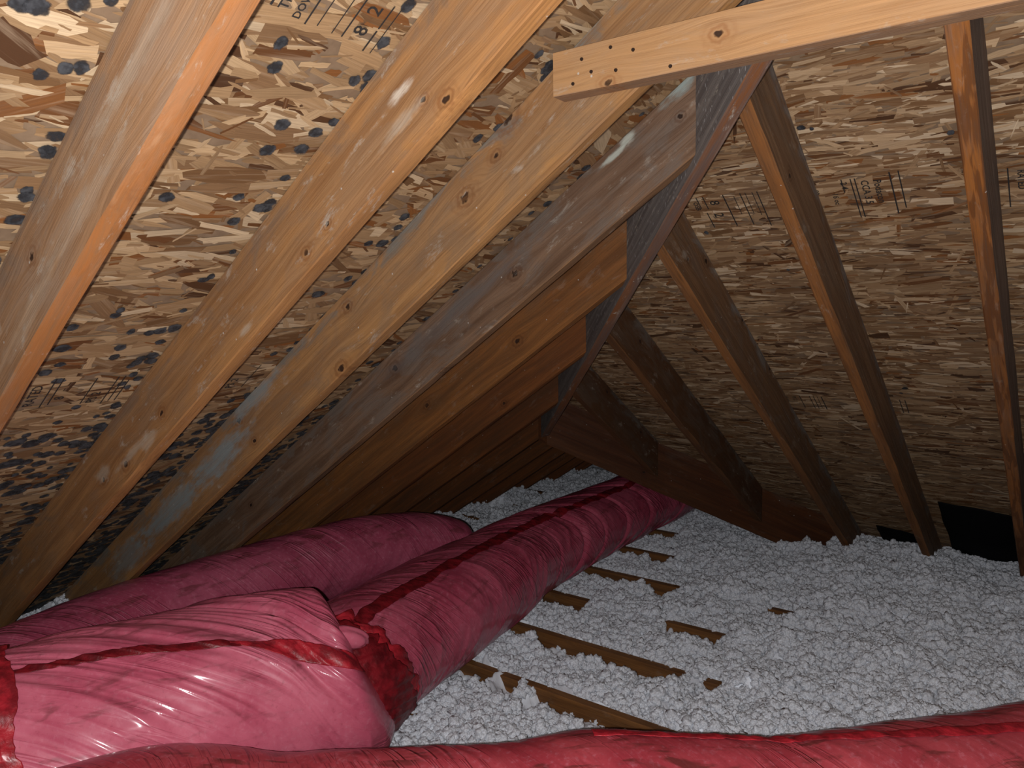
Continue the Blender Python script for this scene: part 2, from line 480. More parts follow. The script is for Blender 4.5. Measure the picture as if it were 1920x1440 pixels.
# plane A: rows up the slope, sheets run along y
r0 = -1.42
for row in range(4):
    xa = r0 + row * PW; xb = min(xa + PW - J * 2, 3.195)
    if xa > 3.19: break
    ya0 = -4.6 + (1.2192 if row % 2 else 0) - 2.4384
    for k in range(6):
        y0 = max(ya0 + k * 2.4384, -4.6); y1 = min(ya0 + (k + 1) * 2.4384 - J * 2, 3.4)
        if y1 - y0 < .05: continue
        poly = [(xa, y0), (xb, y0), (xb, y1), (xa, y1)]
        poly = clip_poly(poly, (-1, -1), 0.0) if True else poly      # x + y <= 0  (below the hip)
        polyw = [(xa, y0), (xb, y0), (xb, y1), (xa, y1)]
        if y1 > 0:      # beyond the hip's foot the plane stops at the ridge x = 0
            polyw = clip_poly([(xa, max(y0, 0)), (xb, max(y0, 0)), (xb, y1), (xa, y1)], (-1, 0), 0.0)
            if y0 < 0:
                lo = clip_poly([(xa, y0), (xb, y0), (xb, 0), (xa, 0)], (-1, -1), 0.0)
                panel(plA, lo, (xa, xb, y0, 0), 'y', 1900, PALA, lambda x, y: x + y < .03, seed); seed += 1
            panel(plA, polyw, (xa, xb, max(y0, 0), y1), 'y', 500 if y0 < 1 else 0, PALA, lambda x, y: x < -.03, seed); seed += 1
            continue
        d = 1900 if y1 > -3.4 else 300
        panel(plA, poly, (xa, xb, y0, y1), 'y', d, PALA, lambda x, y: x + y < .03, seed); seed += 1
# plane B: sheets run along x
for row in range(4):
    yb = 1.42 - row * PW; yt = max(yb - PW + J * 2, -3.2)
    if yb < -3.2: break
    xa0 = -1.6 + (1.2192 if row % 2 else 0)
    for k in range(4):
        x0 = xa0 + k * 2.4384 - 1.2192; x1 = min(x0 + 2.4384 - J * 2, 5.2)
        if x1 < 0: continue
        poly = [(x0, yt), (x1, yt), (x1, yb), (x0, yb)]
        poly = clip_poly(poly, (1, 1), 0.0)
        poly = clip_poly(poly, (1, -1), 0.0)          # y <= x : stops at the valley
        poly = clip_poly(poly, (-1, 1), -6.4)
        if len(poly) < 3: continue
        vis = x0 < 2.9
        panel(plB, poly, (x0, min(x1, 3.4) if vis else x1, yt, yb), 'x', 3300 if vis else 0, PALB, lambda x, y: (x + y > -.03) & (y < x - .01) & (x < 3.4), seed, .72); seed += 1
# plane C (cross wing) and D (behind the camera): plain sheets
for k in range(2):
    poly = clip_poly([(0, k * 1.7), (1.42, k * 1.7), (1.42, (k + 1) * 1.7 - J), (0, (k + 1) * 1.7 - J)], (-1, 1), 0.0)
    panel(plC, poly, None, 'y', 0, PALA, None, 0)
for row in range(3):
    x0 = 3.2 + row * PW
    for k in range(2):
        poly = clip_poly([(x0, -4.6 + k * 2.44), (x0 + PW - J, -4.6 + k * 2.44), (x0 + PW - J, -4.6 + (k + 1) * 2.44 - J), (x0, -4.6 + (k + 1) * 2.44 - J)], (1, -1), 6.4)
        if len(poly) > 2: panel(plD, poly, None, 'y', 0, PALA, None, 0)

def find_panel(k, x, y):
    for kk, r, o in PANELS:
        if kk == k and r and r[0] <= x <= r[1] and r[2] <= y <= r[3]: return o
    return PANELS[0][2]

# mould spots -----------------------------------------------------------------
SPA = [(1.287, -2.528), (1.249, -2.512), (1.335, -2.364), (1.398, -2.368), (1.279, -2.344), (1.257, -2.327), (1.184, -2.344), (1.158, -2.365), (1.107, -2.431), (1.16, -2.436), (0.983, -2.363), (1.002, -2.422), (0.945, -2.398), (0.794, -2.359), (0.741, -2.037), (0.985, -2.552), (1.159, -2.814), (1.175, -2.789), (1.242, -2.863), (1.244, -2.846), (1.262, -2.807), (1.071, -2.762), (1.042, -2.763), (0.969, -2.767), (0.91, -2.763), (0.692, -2.502), (0.676, -2.506), (0.642, -2.576), (0.622, -2.449), (0.616, -2.405), (0.622, -2.383), (0.626, -2.354), (0.581, -2.363), (0.575, -2.571), (0.568, -2.448), (0.535, -2.447), (0.52, -2.554), (0.495, -2.574), (0.46, -2.536), (0.509, -2.385), (0.532, -2.358), (0.524, -2.379), (0.463, -2.37), (0.428, -2.382), (0.346, -2.454), (0.294, -2.386), (0.287, -2.35), (0.251, -2.358), (0.288, -2.474), (0.211, -2.504), (0.228, -2.533), (0.146, -2.47), (0.062, -2.465), (0.167, -2.543), (0.163, -2.353), (0.177, -2.405), (1.0, -1.991), (0.968, -1.982), (0.917, -1.986), (0.914, -2.025), (0.797, -1.99), (0.741, -2.04), (1.182, -2.096), (1.22, -1.988), (1.407, -2.027), (1.387, -1.972), (1.136, -1.759), (1.059, -1.576), (0.982, -2.347), (1.189, -1.529), (1.399, -1.98), (0.292, -2.008), (0.174, -1.958), (0.185, -2.009), (0.151, -1.981), (0.003, -2.015), (-0.085, -2.005), (-0.045, -1.981)]
SPB = [(1.506, -0.836), (1.995, -1.253), (1.312, -1.01), (1.684, -1.32), (1.707, -1.313), (1.733, -0.208), (1.715, -0.175), (1.602, -1.276)]
YA = [-2.7534 + S * k for k in range(-3, 16)]
XB = [2.0394 - S * k for k in range(-5, 6)]
def mould():
    rs = random.Random(5)
    spots = [('A', x, y, rs.uniform(.0115, .0165)) for x, y in SPA]
    spots += [('B', x, y, rs.uniform(.006, .010)) for x, y in SPB]
    # denser towards the eave and close to the rafters
    n = 0
    while n < 900:
        x = rs.uniform(-1.0, .75); y = rs.uniform(-3.1, .2)
        if rs.random() > (1 - sstep(-.6, .75, x)) ** 1.2 + .03: continue
        if x + y > -.05: continue
        spots.append(('A', x, y, rs.uniform(.008, .016))); n += 1
    for q in range(5200):           # the strip along the eave is almost black with mould
        x = -1.15 + 1.40 * rs.random() ** 1.7; y = rs.uniform(-3.1, .6)
        spots.append(('A', x, y, rs.uniform(.010, .026)))
    for ya in YA[2:9]:
        for side in (-.012, W + .012):
            x = -.9
            while x < min(2.9, -ya):
                spots.append(('A', x, ya + side + rs.uniform(-.012, .008), rs.uniform(.009, .016)))
                x += rs.uniform(.018, .08) * (1 + max(0, x))
    per = {}
    for k, x, y, r in spots:
        o = find_panel(k, x, y)
        per.setdefault(o.name, (o, []))[1].append((k, x, y, r))
    for nm, (o, lst) in per.items():
        V = []; F = []; UV = []
        for i, (k, x, y, r) in enumerate(lst):
            pl = plA if k == 'A' else plB
            b = len(V); off = .0026 + .000012 * (i % 120)
            st = rs.uniform(.75, 1.3); m = 12
            for q in range(m):
                a = 2 * math.pi * q / m; rr = r * rs.uniform(.88, 1.12)
                dx = rr * math.cos(a); dy = rr * math.sin(a)
                if k == 'A': dx /= K; dy *= st
                else: dy /= K; dx *= st
                V.append(pl.pt(x + dx, y + dy, off)); UV.append((math.cos(a), math.sin(a)))
            V.append(pl.pt(x, y, off)); UV.append((0, 0))
            for q in range(m): F.append((b + q, b + (q + 1) % m, b + m))
        me = mesh('mould_spots', V, F)
        ul = me.uv_layers.new(name='UVMap')
        for lp in me.loops: ul.data[lp.index].uv = UV[lp.vertex_index]
        s = link('mould_spots', me, MOULD, o); s['kind'] = 'stuff'
mould()

# ink stamps on the deck ---------------------------------------------------------
def stamp(k, x, y, texts, bars):
    """texts: (string, a, b, size) at a along the text direction, b along the letters' up direction; bars: (a0, a1, b, thick)."""
    pl = plA if k == 'A' else plB
    o = find_panel(k, x, y)
    org = Vector(pl.pt(x, y, .0030))
    if k == 'A': td = Vector((1, 0, T)).normalized(); ud = Vector((0, -1, 0))
    else: td = Vector((0, 1, -T)).normalized(); ud = Vector((1, 0, 0))
    V = []; F = []
    for a0, a1, b, th in bars:
        n = len(V)
        for aa, bb in ((a0, b), (a1, b), (a1, b + th), (a0, b + th)): V.append(org + td * aa + ud * bb)
        F.append((n, n + 1, n + 2, n + 3))
    for tx, a, b, sz in texts:
        cu = bpy.data.curves.new('t', 'FONT'); cu.body = tx; cu.size = sz; cu.resolution_u = 2; cu.offset = .0004
        to = bpy.data.objects.new('t', cu); COL.objects.link(to)
        dg = bpy.context.evaluated_depsgraph_get(); dg.update()
        me = bpy.data.meshes.new_from_object(to.evaluated_get(dg))
        n = len(V)
        for vv in me.vertices: V.append(org + td * (a + vv.co.x) + ud * (b + vv.co.y))
        for pf in me.polygons: F.append([n + i for i in pf.vertices])
        bpy.data.objects.remove(to); bpy.data.meshes.remove(me); bpy.data.curves.remove(cu)
    me = mesh('ink_stamp', V, F)
    return link('ink_stamp', me, INK, o)

sb_txt = [('Podacon', .012, .066, .026), ('CCA 3.5', .010, .036, .026), ('2 4', .01, -.012, .022), ('16 oc', .05, -.040, .020), ('82', .03, -.085, .02)]
sb_bar = [(-.01, .15, .104, .0035), (-.012, .13, .125, .003), (0, .155, .022, .003), (0, .155, .012, .003), (0, .05, -.010, .003), (.0, .15, -.135, .003), (.01, .08, -.105, .002)]
stamp('B', 1.745, -1.155, sb_txt, sb_bar)
lb_txt = [('8', .02, .035, .040), ('2', .075, .03, .040), ('OSB', .02, -.015, .02)]
lb_bar = [(0, .14, .080, .0035), (0, .055, .02, .003), (0, .14, .13, .003), (.01, .09, .11, .002), (0, .09, .145, .002), (.0, .1, .165, .002), (.0, .15, .178, .003), (.0, .05, .0, .003), (.07, .14, .01, .003)]
stamp('B', 1.335, -1.145, lb_txt, lb_bar)
stamp('B', 2.085, -1.14, [('RATED', .01, .03, .022)], [(0, .14, .06, .003), (0, .14, .01, .003)])
stamp('B', 1.27, -.12, [('PS 2', .01, .03, .022), ('16 oc', .01, .0, .02)], [(0, .11, .06, .003), (0, .11, .10, .003), (0, .11, .115, .003), (0, .1, .13, .002), (0, .11, .145, .004)])
stamp('B', 1.70, -.13, [], [(0, .11, .0, .003), (0, .11, .018, .003)])
sa_txt = [('THIS SIDE', .012, .006, .022), ('DOWN', .004, -.020, .018), ('8', .012, -.140, .036), ('2', .052, -.140, .036)]
sa_bar = [(.012, .12, .030, .004), (.0, .10, -.035, .003), (.004, .10, -.055, .002), (.0, .1, -.085, .002), (.0, .10, -.105, .003), (-.012, .03, -.157, .0035), (.034, .08, -.157, .003), (-.012, .08, -.172, .002), (.0, .04, .05, .002)]
stamp('A', 1.323, -2.545, sa_txt, sa_bar)
stamp('A', .37, -2.56, [('RATED', 0, .0, .03), ('8', .02, -.06, .03)], [(0, .12, .03, .003), (-.01, .12, -.02, .003), (0, .12, -.035, .003)])
stamp('A', .36, -2.42, [('PS 2', .0, .0, .03)], [(0, .12, .03, .003), (-.01, .12, -.02, .003), (0, .12, -.035, .003), (0, .1, -.05, .003)])
stamp('A', .36, -2.05, [('PS 2', .0, .0, .03)], [(0, .12, .03, .003), (0, .12, -.035, .003)])

# ------------------------------------------------------------------ floor (plasterboard) and low walls
g = NT('plasterboard')
nz = g.noise(g.tc.outputs['Object'], 8.0, 4.0)
PLASTER = g.finish(g.mix(nz, (.30, .28, .25), (.42, .40, .37)), .9, nz, .2)
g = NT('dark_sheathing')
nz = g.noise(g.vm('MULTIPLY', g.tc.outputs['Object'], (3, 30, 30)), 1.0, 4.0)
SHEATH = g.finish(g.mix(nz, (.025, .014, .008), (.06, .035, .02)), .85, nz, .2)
def slab(name, x0, x1, y0, y1, z0, z1, mat):
    v = [(x0, y0, z0), (x1, y0, z0), (x1, y1, z0), (x0, y1, z0), (x0, y0, z1), (x1, y0, z1), (x1, y1, z1), (x0, y1, z1)]
    f = [(0, 3, 2, 1), (4, 5, 6, 7), (0, 1, 5, 4), (1, 2, 6, 5), (2, 3, 7, 6), (3, 0, 4, 7)]
    return link(name, mesh(name, v, f), mat)
ZJ = -.75
tag(slab('floor', -1.45, 5.3, -4.6, 3.4, ZJ - .155, ZJ - .14, PLASTER), 'plasterboard ceiling of the room below, under the joists', 'floor', kind='structure')
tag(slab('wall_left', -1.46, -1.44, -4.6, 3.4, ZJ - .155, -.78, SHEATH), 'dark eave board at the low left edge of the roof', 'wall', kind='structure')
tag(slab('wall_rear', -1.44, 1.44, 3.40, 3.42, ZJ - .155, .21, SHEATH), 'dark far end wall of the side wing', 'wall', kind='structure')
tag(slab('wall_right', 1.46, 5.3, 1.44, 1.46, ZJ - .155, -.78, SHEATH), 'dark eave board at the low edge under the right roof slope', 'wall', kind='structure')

# ------------------------------------------------------------------ rafters, left slope
o2 = W / math.sqrt(2)
XE = -1.30
TAN = (.46, .30, .17); ORANGE = (.50, .24, .075); BROWN = (.24, .12, .05)
A_MATS = {
    0: dict(face=(.41, .28, .17), fresh=(.50, .30, .15), dark=(.25, .14, .07), grey_amt=.4),
    1: dict(face=(.47, .31, .185), fresh=(.43, .165, .042), dark=(.30, .165, .08), grey_amt=.5, grey=(.40, .31, .24), top=.35, dust=.5, fresh_face=.18, ring=.28),
    2: dict(face=(.46, .27, .13), fresh=(.56, .29, .105), dark=(.27, .125, .045), grey_amt=.35, grey=(.31, .22, .15), top=.45, dust=.55, fresh_face=.65, ring=.4),
    3: dict(face=(.46, .28, .14), fresh=(.58, .32, .12), dark=(.27, .135, .055), grey_amt=.45, grey=(.27, .20, .14), top=.9, dust=.45, fresh_face=.75, ring=.38, mould=(.24, .24, .22)),
    4: dict(face=(.30, .205, .145), fresh=(.38, .22, .11), dark=(.15, .085, .05), grey_amt=.7, grey=(.235, .20, .175), top=.8, dust=.4, fresh_face=.25, ring=.6),
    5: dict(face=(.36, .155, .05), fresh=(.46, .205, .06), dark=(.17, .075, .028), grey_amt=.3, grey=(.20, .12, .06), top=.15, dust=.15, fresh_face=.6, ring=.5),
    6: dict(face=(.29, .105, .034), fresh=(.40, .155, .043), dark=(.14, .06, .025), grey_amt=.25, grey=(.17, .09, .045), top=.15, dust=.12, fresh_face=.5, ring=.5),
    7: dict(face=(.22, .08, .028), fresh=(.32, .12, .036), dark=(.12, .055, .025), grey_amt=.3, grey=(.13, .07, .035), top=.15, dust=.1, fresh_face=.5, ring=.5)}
KN = {1: [(1.24, .785, .020), (.935, .74, .010)],
      2: [(1.445, .977, .010), (1.396, .984, .007), (1.147, .804, .0075), (1.083, .755, .009), (.519, .409, .010), (.327, .262, .013), (.202, .207, .010)],
      3: [(1.276, 1.04, .020), (1.246, .967, .009), (1.159, .889, .015), (.757, .653, .011), (.724, .494, .015), (.253, .32, .012), (.326, .266, .009)],
      4: [(1.468, 1.091, .009), (.971, .739, .014), (.481, .455, .015), (.69, .447, .011), (.232, .131, .012), (-.35, -.12, .01)],
      5: [(.672, .526, .014), (-.088, .205, .010), (.23, .271, .012)], 6: [(.3, .24, .01), (.9, .62, .01)]}
PALE = (.36, .31, .24); BLUE = (.17, .20, .20)
PATCH = {1: [(.92, .656, .2, .02, PALE, .25), (1.28, .96, .22, .02, PALE, .35), (1.12, .80, .2, .02, PALE, .25)],
         2: [(1.342, 1.004, .035, .011, (.50, .44, .36), .8), (1.346, .955, .07, .014, PALE, .45), (.872, .607, .03, .01, PALE, .5), (.365, .296, .10, .012, PALE, .5), (.448, .331, .05, .02, PALE, .45), (.198, .221, .05, .02, PALE, .45)],
         3: [(-.17, -.02, .32, .05, BLUE, .85), (.134, .19, .22, .05, BLUE, .85), (.34, .40, .16, .035, BLUE, .7), (1.262, 1.045, .03, .012, BLUE, .9), (1.02, .88, .12, .018, (.13, .12, .11), .6), (-.485, -.236, .2, .06, BLUE, .6)],
         4: [(1.329, 1.058, .03, .014, (.32, .33, .28), .9), (1.287, 1.022, .05, .009, (.32, .33, .28), .9), (1.467, 1.156, .06, .018, (.22, .26, .24), .9), (.7, .6, .5, .03, (.10, .09, .085), .5)]}
A_LAB = {
    -2: 'third jack rafter left of the frame, behind the camera', -1: 'second jack rafter behind the camera on the left slope', 0: 'jack rafter beside the camera on the left slope',
    1: 'widest rafter at the far left, greyed face and orange underside', 2: 'honey brown rafter with scattered knots, second from the left',
    3: 'light rafter with blue-grey mouldy lower end, overlapped by the pale crosspiece', 4: 'weathered grey-brown jack rafter with pale blotches, cut against the hip',
    5: 'orange-brown jack rafter with a dark hooked knot, right under the grey one', 6: 'reddish brown jack rafter, third up from the bottom of the hip',
    7: 'dim brown jack rafter, shortest at the foot of the hip'}
GA = 'jack rafters of the left slope'
for k in range(-2, 16):
    ya = -2.7534 + S * (k - 1) + {2: .010, 3: -.019, 6: -.012, 7: -.02}.get(k, 0)
    if k < 8:
        xn = min(-ya - o2, 3.17); xf = min(-(ya + W) - o2, 3.17)
    else: xn = xf = -W / 2
    if ya + W > -.05 and k >= 8: pass
    P0 = lambda x, y, h: (x, y, T * x + h)
    dz = .10
    c0 = [P0(XE, ya, .03), P0(XE, ya + W, .03), P0(XE, ya + W, H - .001), P0(XE, ya, H - .001)]
    c1 = [P0(xn, ya, 0), P0(xf, ya + W, 0), P0(xf, ya + W, H - .001), P0(xn, ya, H - .001)]
    c0[0] = P0(XE, ya, 0); c0[1] = P0(XE, ya + W, 0)
    kw = dict(A_MATS.get(k, A_MATS[7] if k > 0 else A_MATS[0]))
    u = Vector((1, 0, T)).normalized(); v = Vector((-T, 0, 1)).normalized()
    org = Vector(c0[0])
    kk = []
    for (kx, kz, kr) in KN.get(k, []):
        d = Vector((kx, ya, kz)) - org; kk.append((d.dot(u), d.dot(v), kr))
    pp = []
    for (kx, kz, ra, rb, pc, ps) in PATCH.get(k, []):
        d = Vector((kx, ya, kz)) - org; pp.append((d.dot(u), d.dot(v), ra, rb, pc, ps))
    mat = wood('rafter_pine_%d' % (k + 3), knots=kk, seed=k * 1.3 + 5, patches=pp, **kw)
    ob, M = beam('roof_rafter', c0, c1, mat, seed=k + 10, nseg=90 if 0 < k < 6 else 40, jit=.0016, wane=.010 if k == 1 else .003)
    tag(ob, A_LAB.get(k, 'dark wing rafter beyond the foot of the hip' if k > 7 else ''), 'rafter', GA if k < 8 else 'wing rafters on the left side')
    if k == 8: ob['label'] = 'first dark rafter of the wing, just past the foot of the hip'
    if k > 8: ob['label'] = '%s dark wing rafter counted away from the foot of the hip' % ['second', 'third', 'fourth', 'fifth', 'sixth', 'seventh', 'eighth', 'ninth'][k - 9]

# ------------------------------------------------------------------ rafters, right slope
B_LAB = {1: 'tall rafter at the right edge with a wavy bark streak on its underside', 2: 'long straight rafter right of the hip, its foot sunk in white insulation',
         3: 'rafter starting below two oval knots, third from the right edge', 4: 'short dark rafter tapering to a point on the valley board', 5: 'shortest dark rafter, from hip foot to valley board'}
BM = {1: dict(face=(.36, .30, .27), fresh=(.48, .19, .045), dark=(.17, .10, .06), grey_amt=.5, grey=(.24, .22, .21), top=.6, dust=.2, fresh_face=.0, bark=.6),
      2: dict(face=(.31, .195, .115), fresh=(.46, .20, .06), dark=(.13, .065, .03), grey_amt=.45, grey=(.22, .165, .12), top=.9, dust=.3, fresh_face=.1, mould=(.27, .26, .26)),
      3: dict(face=(.26, .15, .08), fresh=(.38, .17, .055), dark=(.13, .07, .035), grey_amt=.4, grey=(.22, .18, .15), top=.95, dust=.35, fresh_face=.1, mould=(.28, .27, .26)),
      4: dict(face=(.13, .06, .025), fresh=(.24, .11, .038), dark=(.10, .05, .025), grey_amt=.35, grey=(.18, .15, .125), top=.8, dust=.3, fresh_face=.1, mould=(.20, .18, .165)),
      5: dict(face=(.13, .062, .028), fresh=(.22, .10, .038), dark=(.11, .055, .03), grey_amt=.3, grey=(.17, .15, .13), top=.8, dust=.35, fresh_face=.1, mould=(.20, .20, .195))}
KNB = {1: [(-1.62, .914, .012)], 2: [(-1.356, .952, .009)], 3: [(-1.061, .785, .010), (-.926, .782, .013), (-.311, .395, .012), (-.607, .588, .009)], 4: [(-.575, .503, .01)], 5: [(-.114, .235, .012), (.225, -.004, .012)]}
for k in range(-4, 6):
    xb = 2.0394 - S * (k - 1) + {3: .012, 5: -.012}.get(k, 0)
    xw = xb + W
    def ytop(x): return -(x if x < 3.2 else 6.4 - x)
    y0n = ytop(xb) + o2 * 1.0; y0f = ytop(xw) + o2
    # lower end: valley board for 4, 5; eave otherwise
    if k >= 4: y1n = xb - .02; y1f = xw - .02
    else: y1n = y1f = 1.30
    P0 = lambda x, y, h: (x, y, -T * y + h)
    # near = +x face (faces the camera)
    top = [P0(xw, y0f, 0), P0(xb, y0n, 0), P0(xb, y0n, H - .001), P0(xw, y0f, H - .001)]
    bot = [P0(xw, y1f, 0), P0(xb, y1n, 0), P0(xb, y1n, H - .001), P0(xw, y1f, H - .001)]
    kw = dict(BM.get(k, BM[2])); 
    org = Vector(bot[0]); u = Vector((0, -1, T)).normalized(); v = Vector((0, T, 1)).normalized()
    kk = []
    for (ky, kz, kr) in KNB.get(k, []):
        d = Vector((xw, ky, kz)) - org; kk.append((d.dot(u), d.dot(v), kr))
    mat = wood('rafter_fir_%d' % (k + 5), knots=kk, seed=k * 2.1 + 31, **kw)
    ob, M = beam('roof_rafter', bot, top, mat, seed=k + 50, nseg=70, jit=.0018, wane=.005)
    tag(ob, B_LAB.get(k, 'rafter of the right slope, %s one outside the picture on the right' % ['first', 'second', 'third', 'fourth', 'fifth'][-k]), 'rafter', 'jack rafters of the right slope')

# ------------------------------------------------------------------ hip, valley, ridge boards
def hipc(x, dz, side):     # point on the hip centre line offset across by side
    return (x + side / math.sqrt(2), -x + side / math.sqrt(2), T * x + dz)
hk = dict(drips=.85, face=(.37, .355, .345), fresh=(.32, .13, .045), dark=(.17, .15, .15), grey_amt=.5, grey=(.27, .26, .26), top=.1, dust=1.0, fresh_face=.0, depth=.2)
m_hip = wood('hip_weathered_pine', seed=77.0, ring=.55, **hk)
hb = -.035
c0 = [hipc(-.03, hb, -W / 2), hipc(-.03, hb, W / 2), hipc(-.03, H - .003, W / 2), hipc(-.03, H - .003, -W / 2)]
c1 = [hipc(3.17, hb, -W / 2), hipc(3.17, hb, W / 2), hipc(3.17, H - .003, W / 2), hipc(3.17, H - .003, -W / 2)]
ob, _ = beam('hip_rafter', c0, c1, m_hip, seed=3, nseg=90, jit=.0018, wane=.006)
tag(ob, 'dark grey hip board with white drip specks and red-brown underside', 'rafter')
def hip2(x, dz, side): return (6.4 - x - side / math.sqrt(2), -x + side / math.sqrt(2), T * x + dz)
c0 = [hip2(-1.1, hb, -W / 2), hip2(-1.1, hb, W / 2), hip2(-1.1, H - .003, W / 2), hip2(-1.1, H - .003, -W / 2)]
c1 = [hip2(3.15, hb, -W / 2), hip2(3.15, hb, W / 2), hip2(3.15, H - .003, W / 2), hip2(3.15, H - .003, -W / 2)]
ob, _ = beam('hip_rafter', c0, c1, m_hip, seed=4, nseg=40)
tag(ob, 'second hip board outside the picture on the right', 'rafter')
m_val = wood('valley_pine', (.125, .042, .012), (.19, .075, .022), (.06, .02, .007), grey_amt=.2, grey=(.09, .045, .02), top=.2, dust=.05, seed=41.0, ring=.4, depth=.25,
             knots=[(1.0, .12, .012), (1.6, .07, .010)])
def val(x, dz, side): return (x + side / math.sqrt(2), x - side / math.sqrt(2), -T * x + dz)
# near side = +side (towards +x,-y)
c1 = [val(.005, -.076, W * .1), val(-.022, -.076, -W * .9), val(-.022, H + .004, -W * .9), val(.005, H + .004, W * .1)]
c0 = [val(1.38, -.076, W * .1), val(1.36, -.076, -W * .9), val(1.36, H + .004, -W * .9), val(1.38, H + .004, W * .1)]
ob, _ = beam('valley_rafter', c0, c1, m_val, seed=6, nseg=60)
tag(ob, 'wide red-brown valley board slanting down over the far duct', 'rafter')
m_ridge = wood('ridge_pine', (.13, .07, .04), (.18, .09, .04), (.06, .03, .02), seed=51.0)
c0 = [(-W / 2, .02, .02), (W / 2, .02, .02), (W / 2, .02, H - .012), (-W / 2, .02, H - .012)]
c1 = [(-W / 2, 3.39, .02), (W / 2, 3.39, .02), (W / 2, 3.39, H - .012), (-W / 2, 3.39, H - .012)]
ob, _ = beam('ridge_board', c0, c1, m_ridge, seed=8)
tag(ob, 'dark ridge board of the side wing beyond the hip', 'ridge board')
c0 = [(3.2 - W / 2, -4.59, 2.12), (3.2 + W / 2, -4.59, 2.12), (3.2 + W / 2, -4.59, 2.30), (3.2 - W / 2, -4.59, 2.30)]
c1 = [(x, -3.2, z) for x, _, z in c0]
ob, _ = beam('ridge_board', c0, c1, m_ridge, seed=9)
tag(ob, 'main ridge board above and behind the camera', 'ridge board')
# wing rafters on its right slope
for k in range(4):
    y = .62 + S * 1.5 * k + .2
    xl = min(y - .06, 1.3)
    P0 = lambda x, yy, h: (x, yy, -T * x + h)
    c0 = [P0(xl, y, 0), P0(xl, y + W, 0), P0(xl, y + W, H - .001), P0(xl, y, H - .001)]
    c1 = [P0(W / 2, y, 0), P0(W / 2, y + W, 0), P0(W / 2, y + W, H - .001), P0(W / 2, y, H - .001)]
    ob, _ = beam('roof_rafter', c0, c1, m_ridge, seed=60 + k, nseg=24)
    tag(ob, '%s dark wing rafter hidden behind the valley board' % ['nearest', 'second', 'third', 'farthest'][k], 'rafter', 'wing rafters on the right side')

# ------------------------------------------------------------------ collar tie with nails
m_col = wood('collar_pine', (.62, .375, .18), (.36, .235, .15), (.44, .23, .095), grey_amt=.12, grey=(.45, .38, .3), top=.0, dust=.35, seed=12.0, ring=.18, depth=.085, fresh_face=.0,
             knots=[(.33, .046, .010), (.12, .006, .009)])
yc = -2.012; WC = .046; SCL = .974
def csc(x, z): return (CAM.x + (x - CAM.x) * SCL, CAM.z + (z - CAM.z) * SCL)
cx0, cz0 = csc(1.407, 1.057); _, cz1 = csc(1.407, 1.141)
c0 = [(cx0, yc, cz0), (cx0 - .003, yc + WC, cz0), (cx0 - .003, yc + WC, cz1), (cx0, yc, cz1)]
c1 = [(4.35, yc, cz0), (4.35, yc + WC, cz0), (4.35, yc + WC, cz1), (4.35, yc, cz1)]
collar, _ = beam('collar_tie', c0, c1, m_col, seed=14, nseg=90, jit=.0005, bev=.0012)
tag(collar, 'pale pine crosspiece nailed level across the upper right', 'board')
g = NT('rusty_nail')
NAIL = g.finish((.05, .03, .022), .5, Metallic=.7)
for (nx, nz) in [(1.473, 1.116), (1.536, 1.125), (1.583, 1.111), (1.494, 1.089), (1.547, 1.082), (1.453, 1.074), (1.657, 1.068)]:
    bm = bmesh.new()
    bmesh.ops.create_cone(bm, cap_ends=True, segments=12, radius1=.0036, radius2=.003, depth=.003)
    bmesh.ops.rotate(bm, verts=bm.verts, matrix=Matrix.Rotation(math.pi / 2, 3, 'X'))
    me = bpy.data.meshes.new('nail'); bm.to_mesh(me); bm.free()
    o = link('nail', me, NAIL); o.parent = collar; o.matrix_parent_inverse = collar.matrix_world.inverted()
    nx, nz = csc(nx, nz); o.location = (nx, yc - .0005, nz)

# ------------------------------------------------------------------ floor joists
m_joist = [wood('joist_pine_%d' % i, (.34, .165, .055), (.17, .085, .04), (.14, .06, .02), grey_amt=.2, grey=(.12, .08, .05), top=.0, dust=.1, seed=90.0 + i * 3, ring=.5, fresh_face=.0,
                knots=[(2.55, .07, .012)]) for i in range(3)]
J_LAB = {0: 'floor joist nearest the camera, buried under the front duct', 1: 'nearest uncovered joist, between the front duct and the long duct', 2: 'second uncovered joist, the longest bare strip',
         3: 'third joist, showing in two short gaps in the insulation', 4: 'fourth joist, bare beside the long duct', 5: 'farthest uncovered joist, close under the valley board'}
for k in range(-6, 11):
    yj = -1.078 + S * (k - 1)
    xr = 5.2 if yj < 1.35 else 1.4
    z0 = ZJ - .139; z1 = ZJ
    c0 = [(-1.40, yj, z0), (-1.40, yj + W, z0), (-1.40, yj + W, z1), (-1.40, yj, z1)]
    c1 = [(xr, yj, z0), (xr, yj + W, z0), (xr, yj + W, z1), (xr, yj, z1)]
    ob, _ = beam('floor_joist', c0, c1, m_joist[k % 3], seed=120 + k, nseg=60, jit=.001)
    ORD = ['first', 'second', 'third', 'fourth', 'fifth', 'sixth', 'seventh']
    tag(ob, J_LAB.get(k, ('insulation-covered floor joist, %s one behind the camera side' % ORD[-k - 1 if k < 0 else 0]) if k < 0 else 'insulation-covered floor joist, %s one beyond the bare strips' % ORD[k - 6 if k > 5 else 0]), 'joist', 'floor joists')

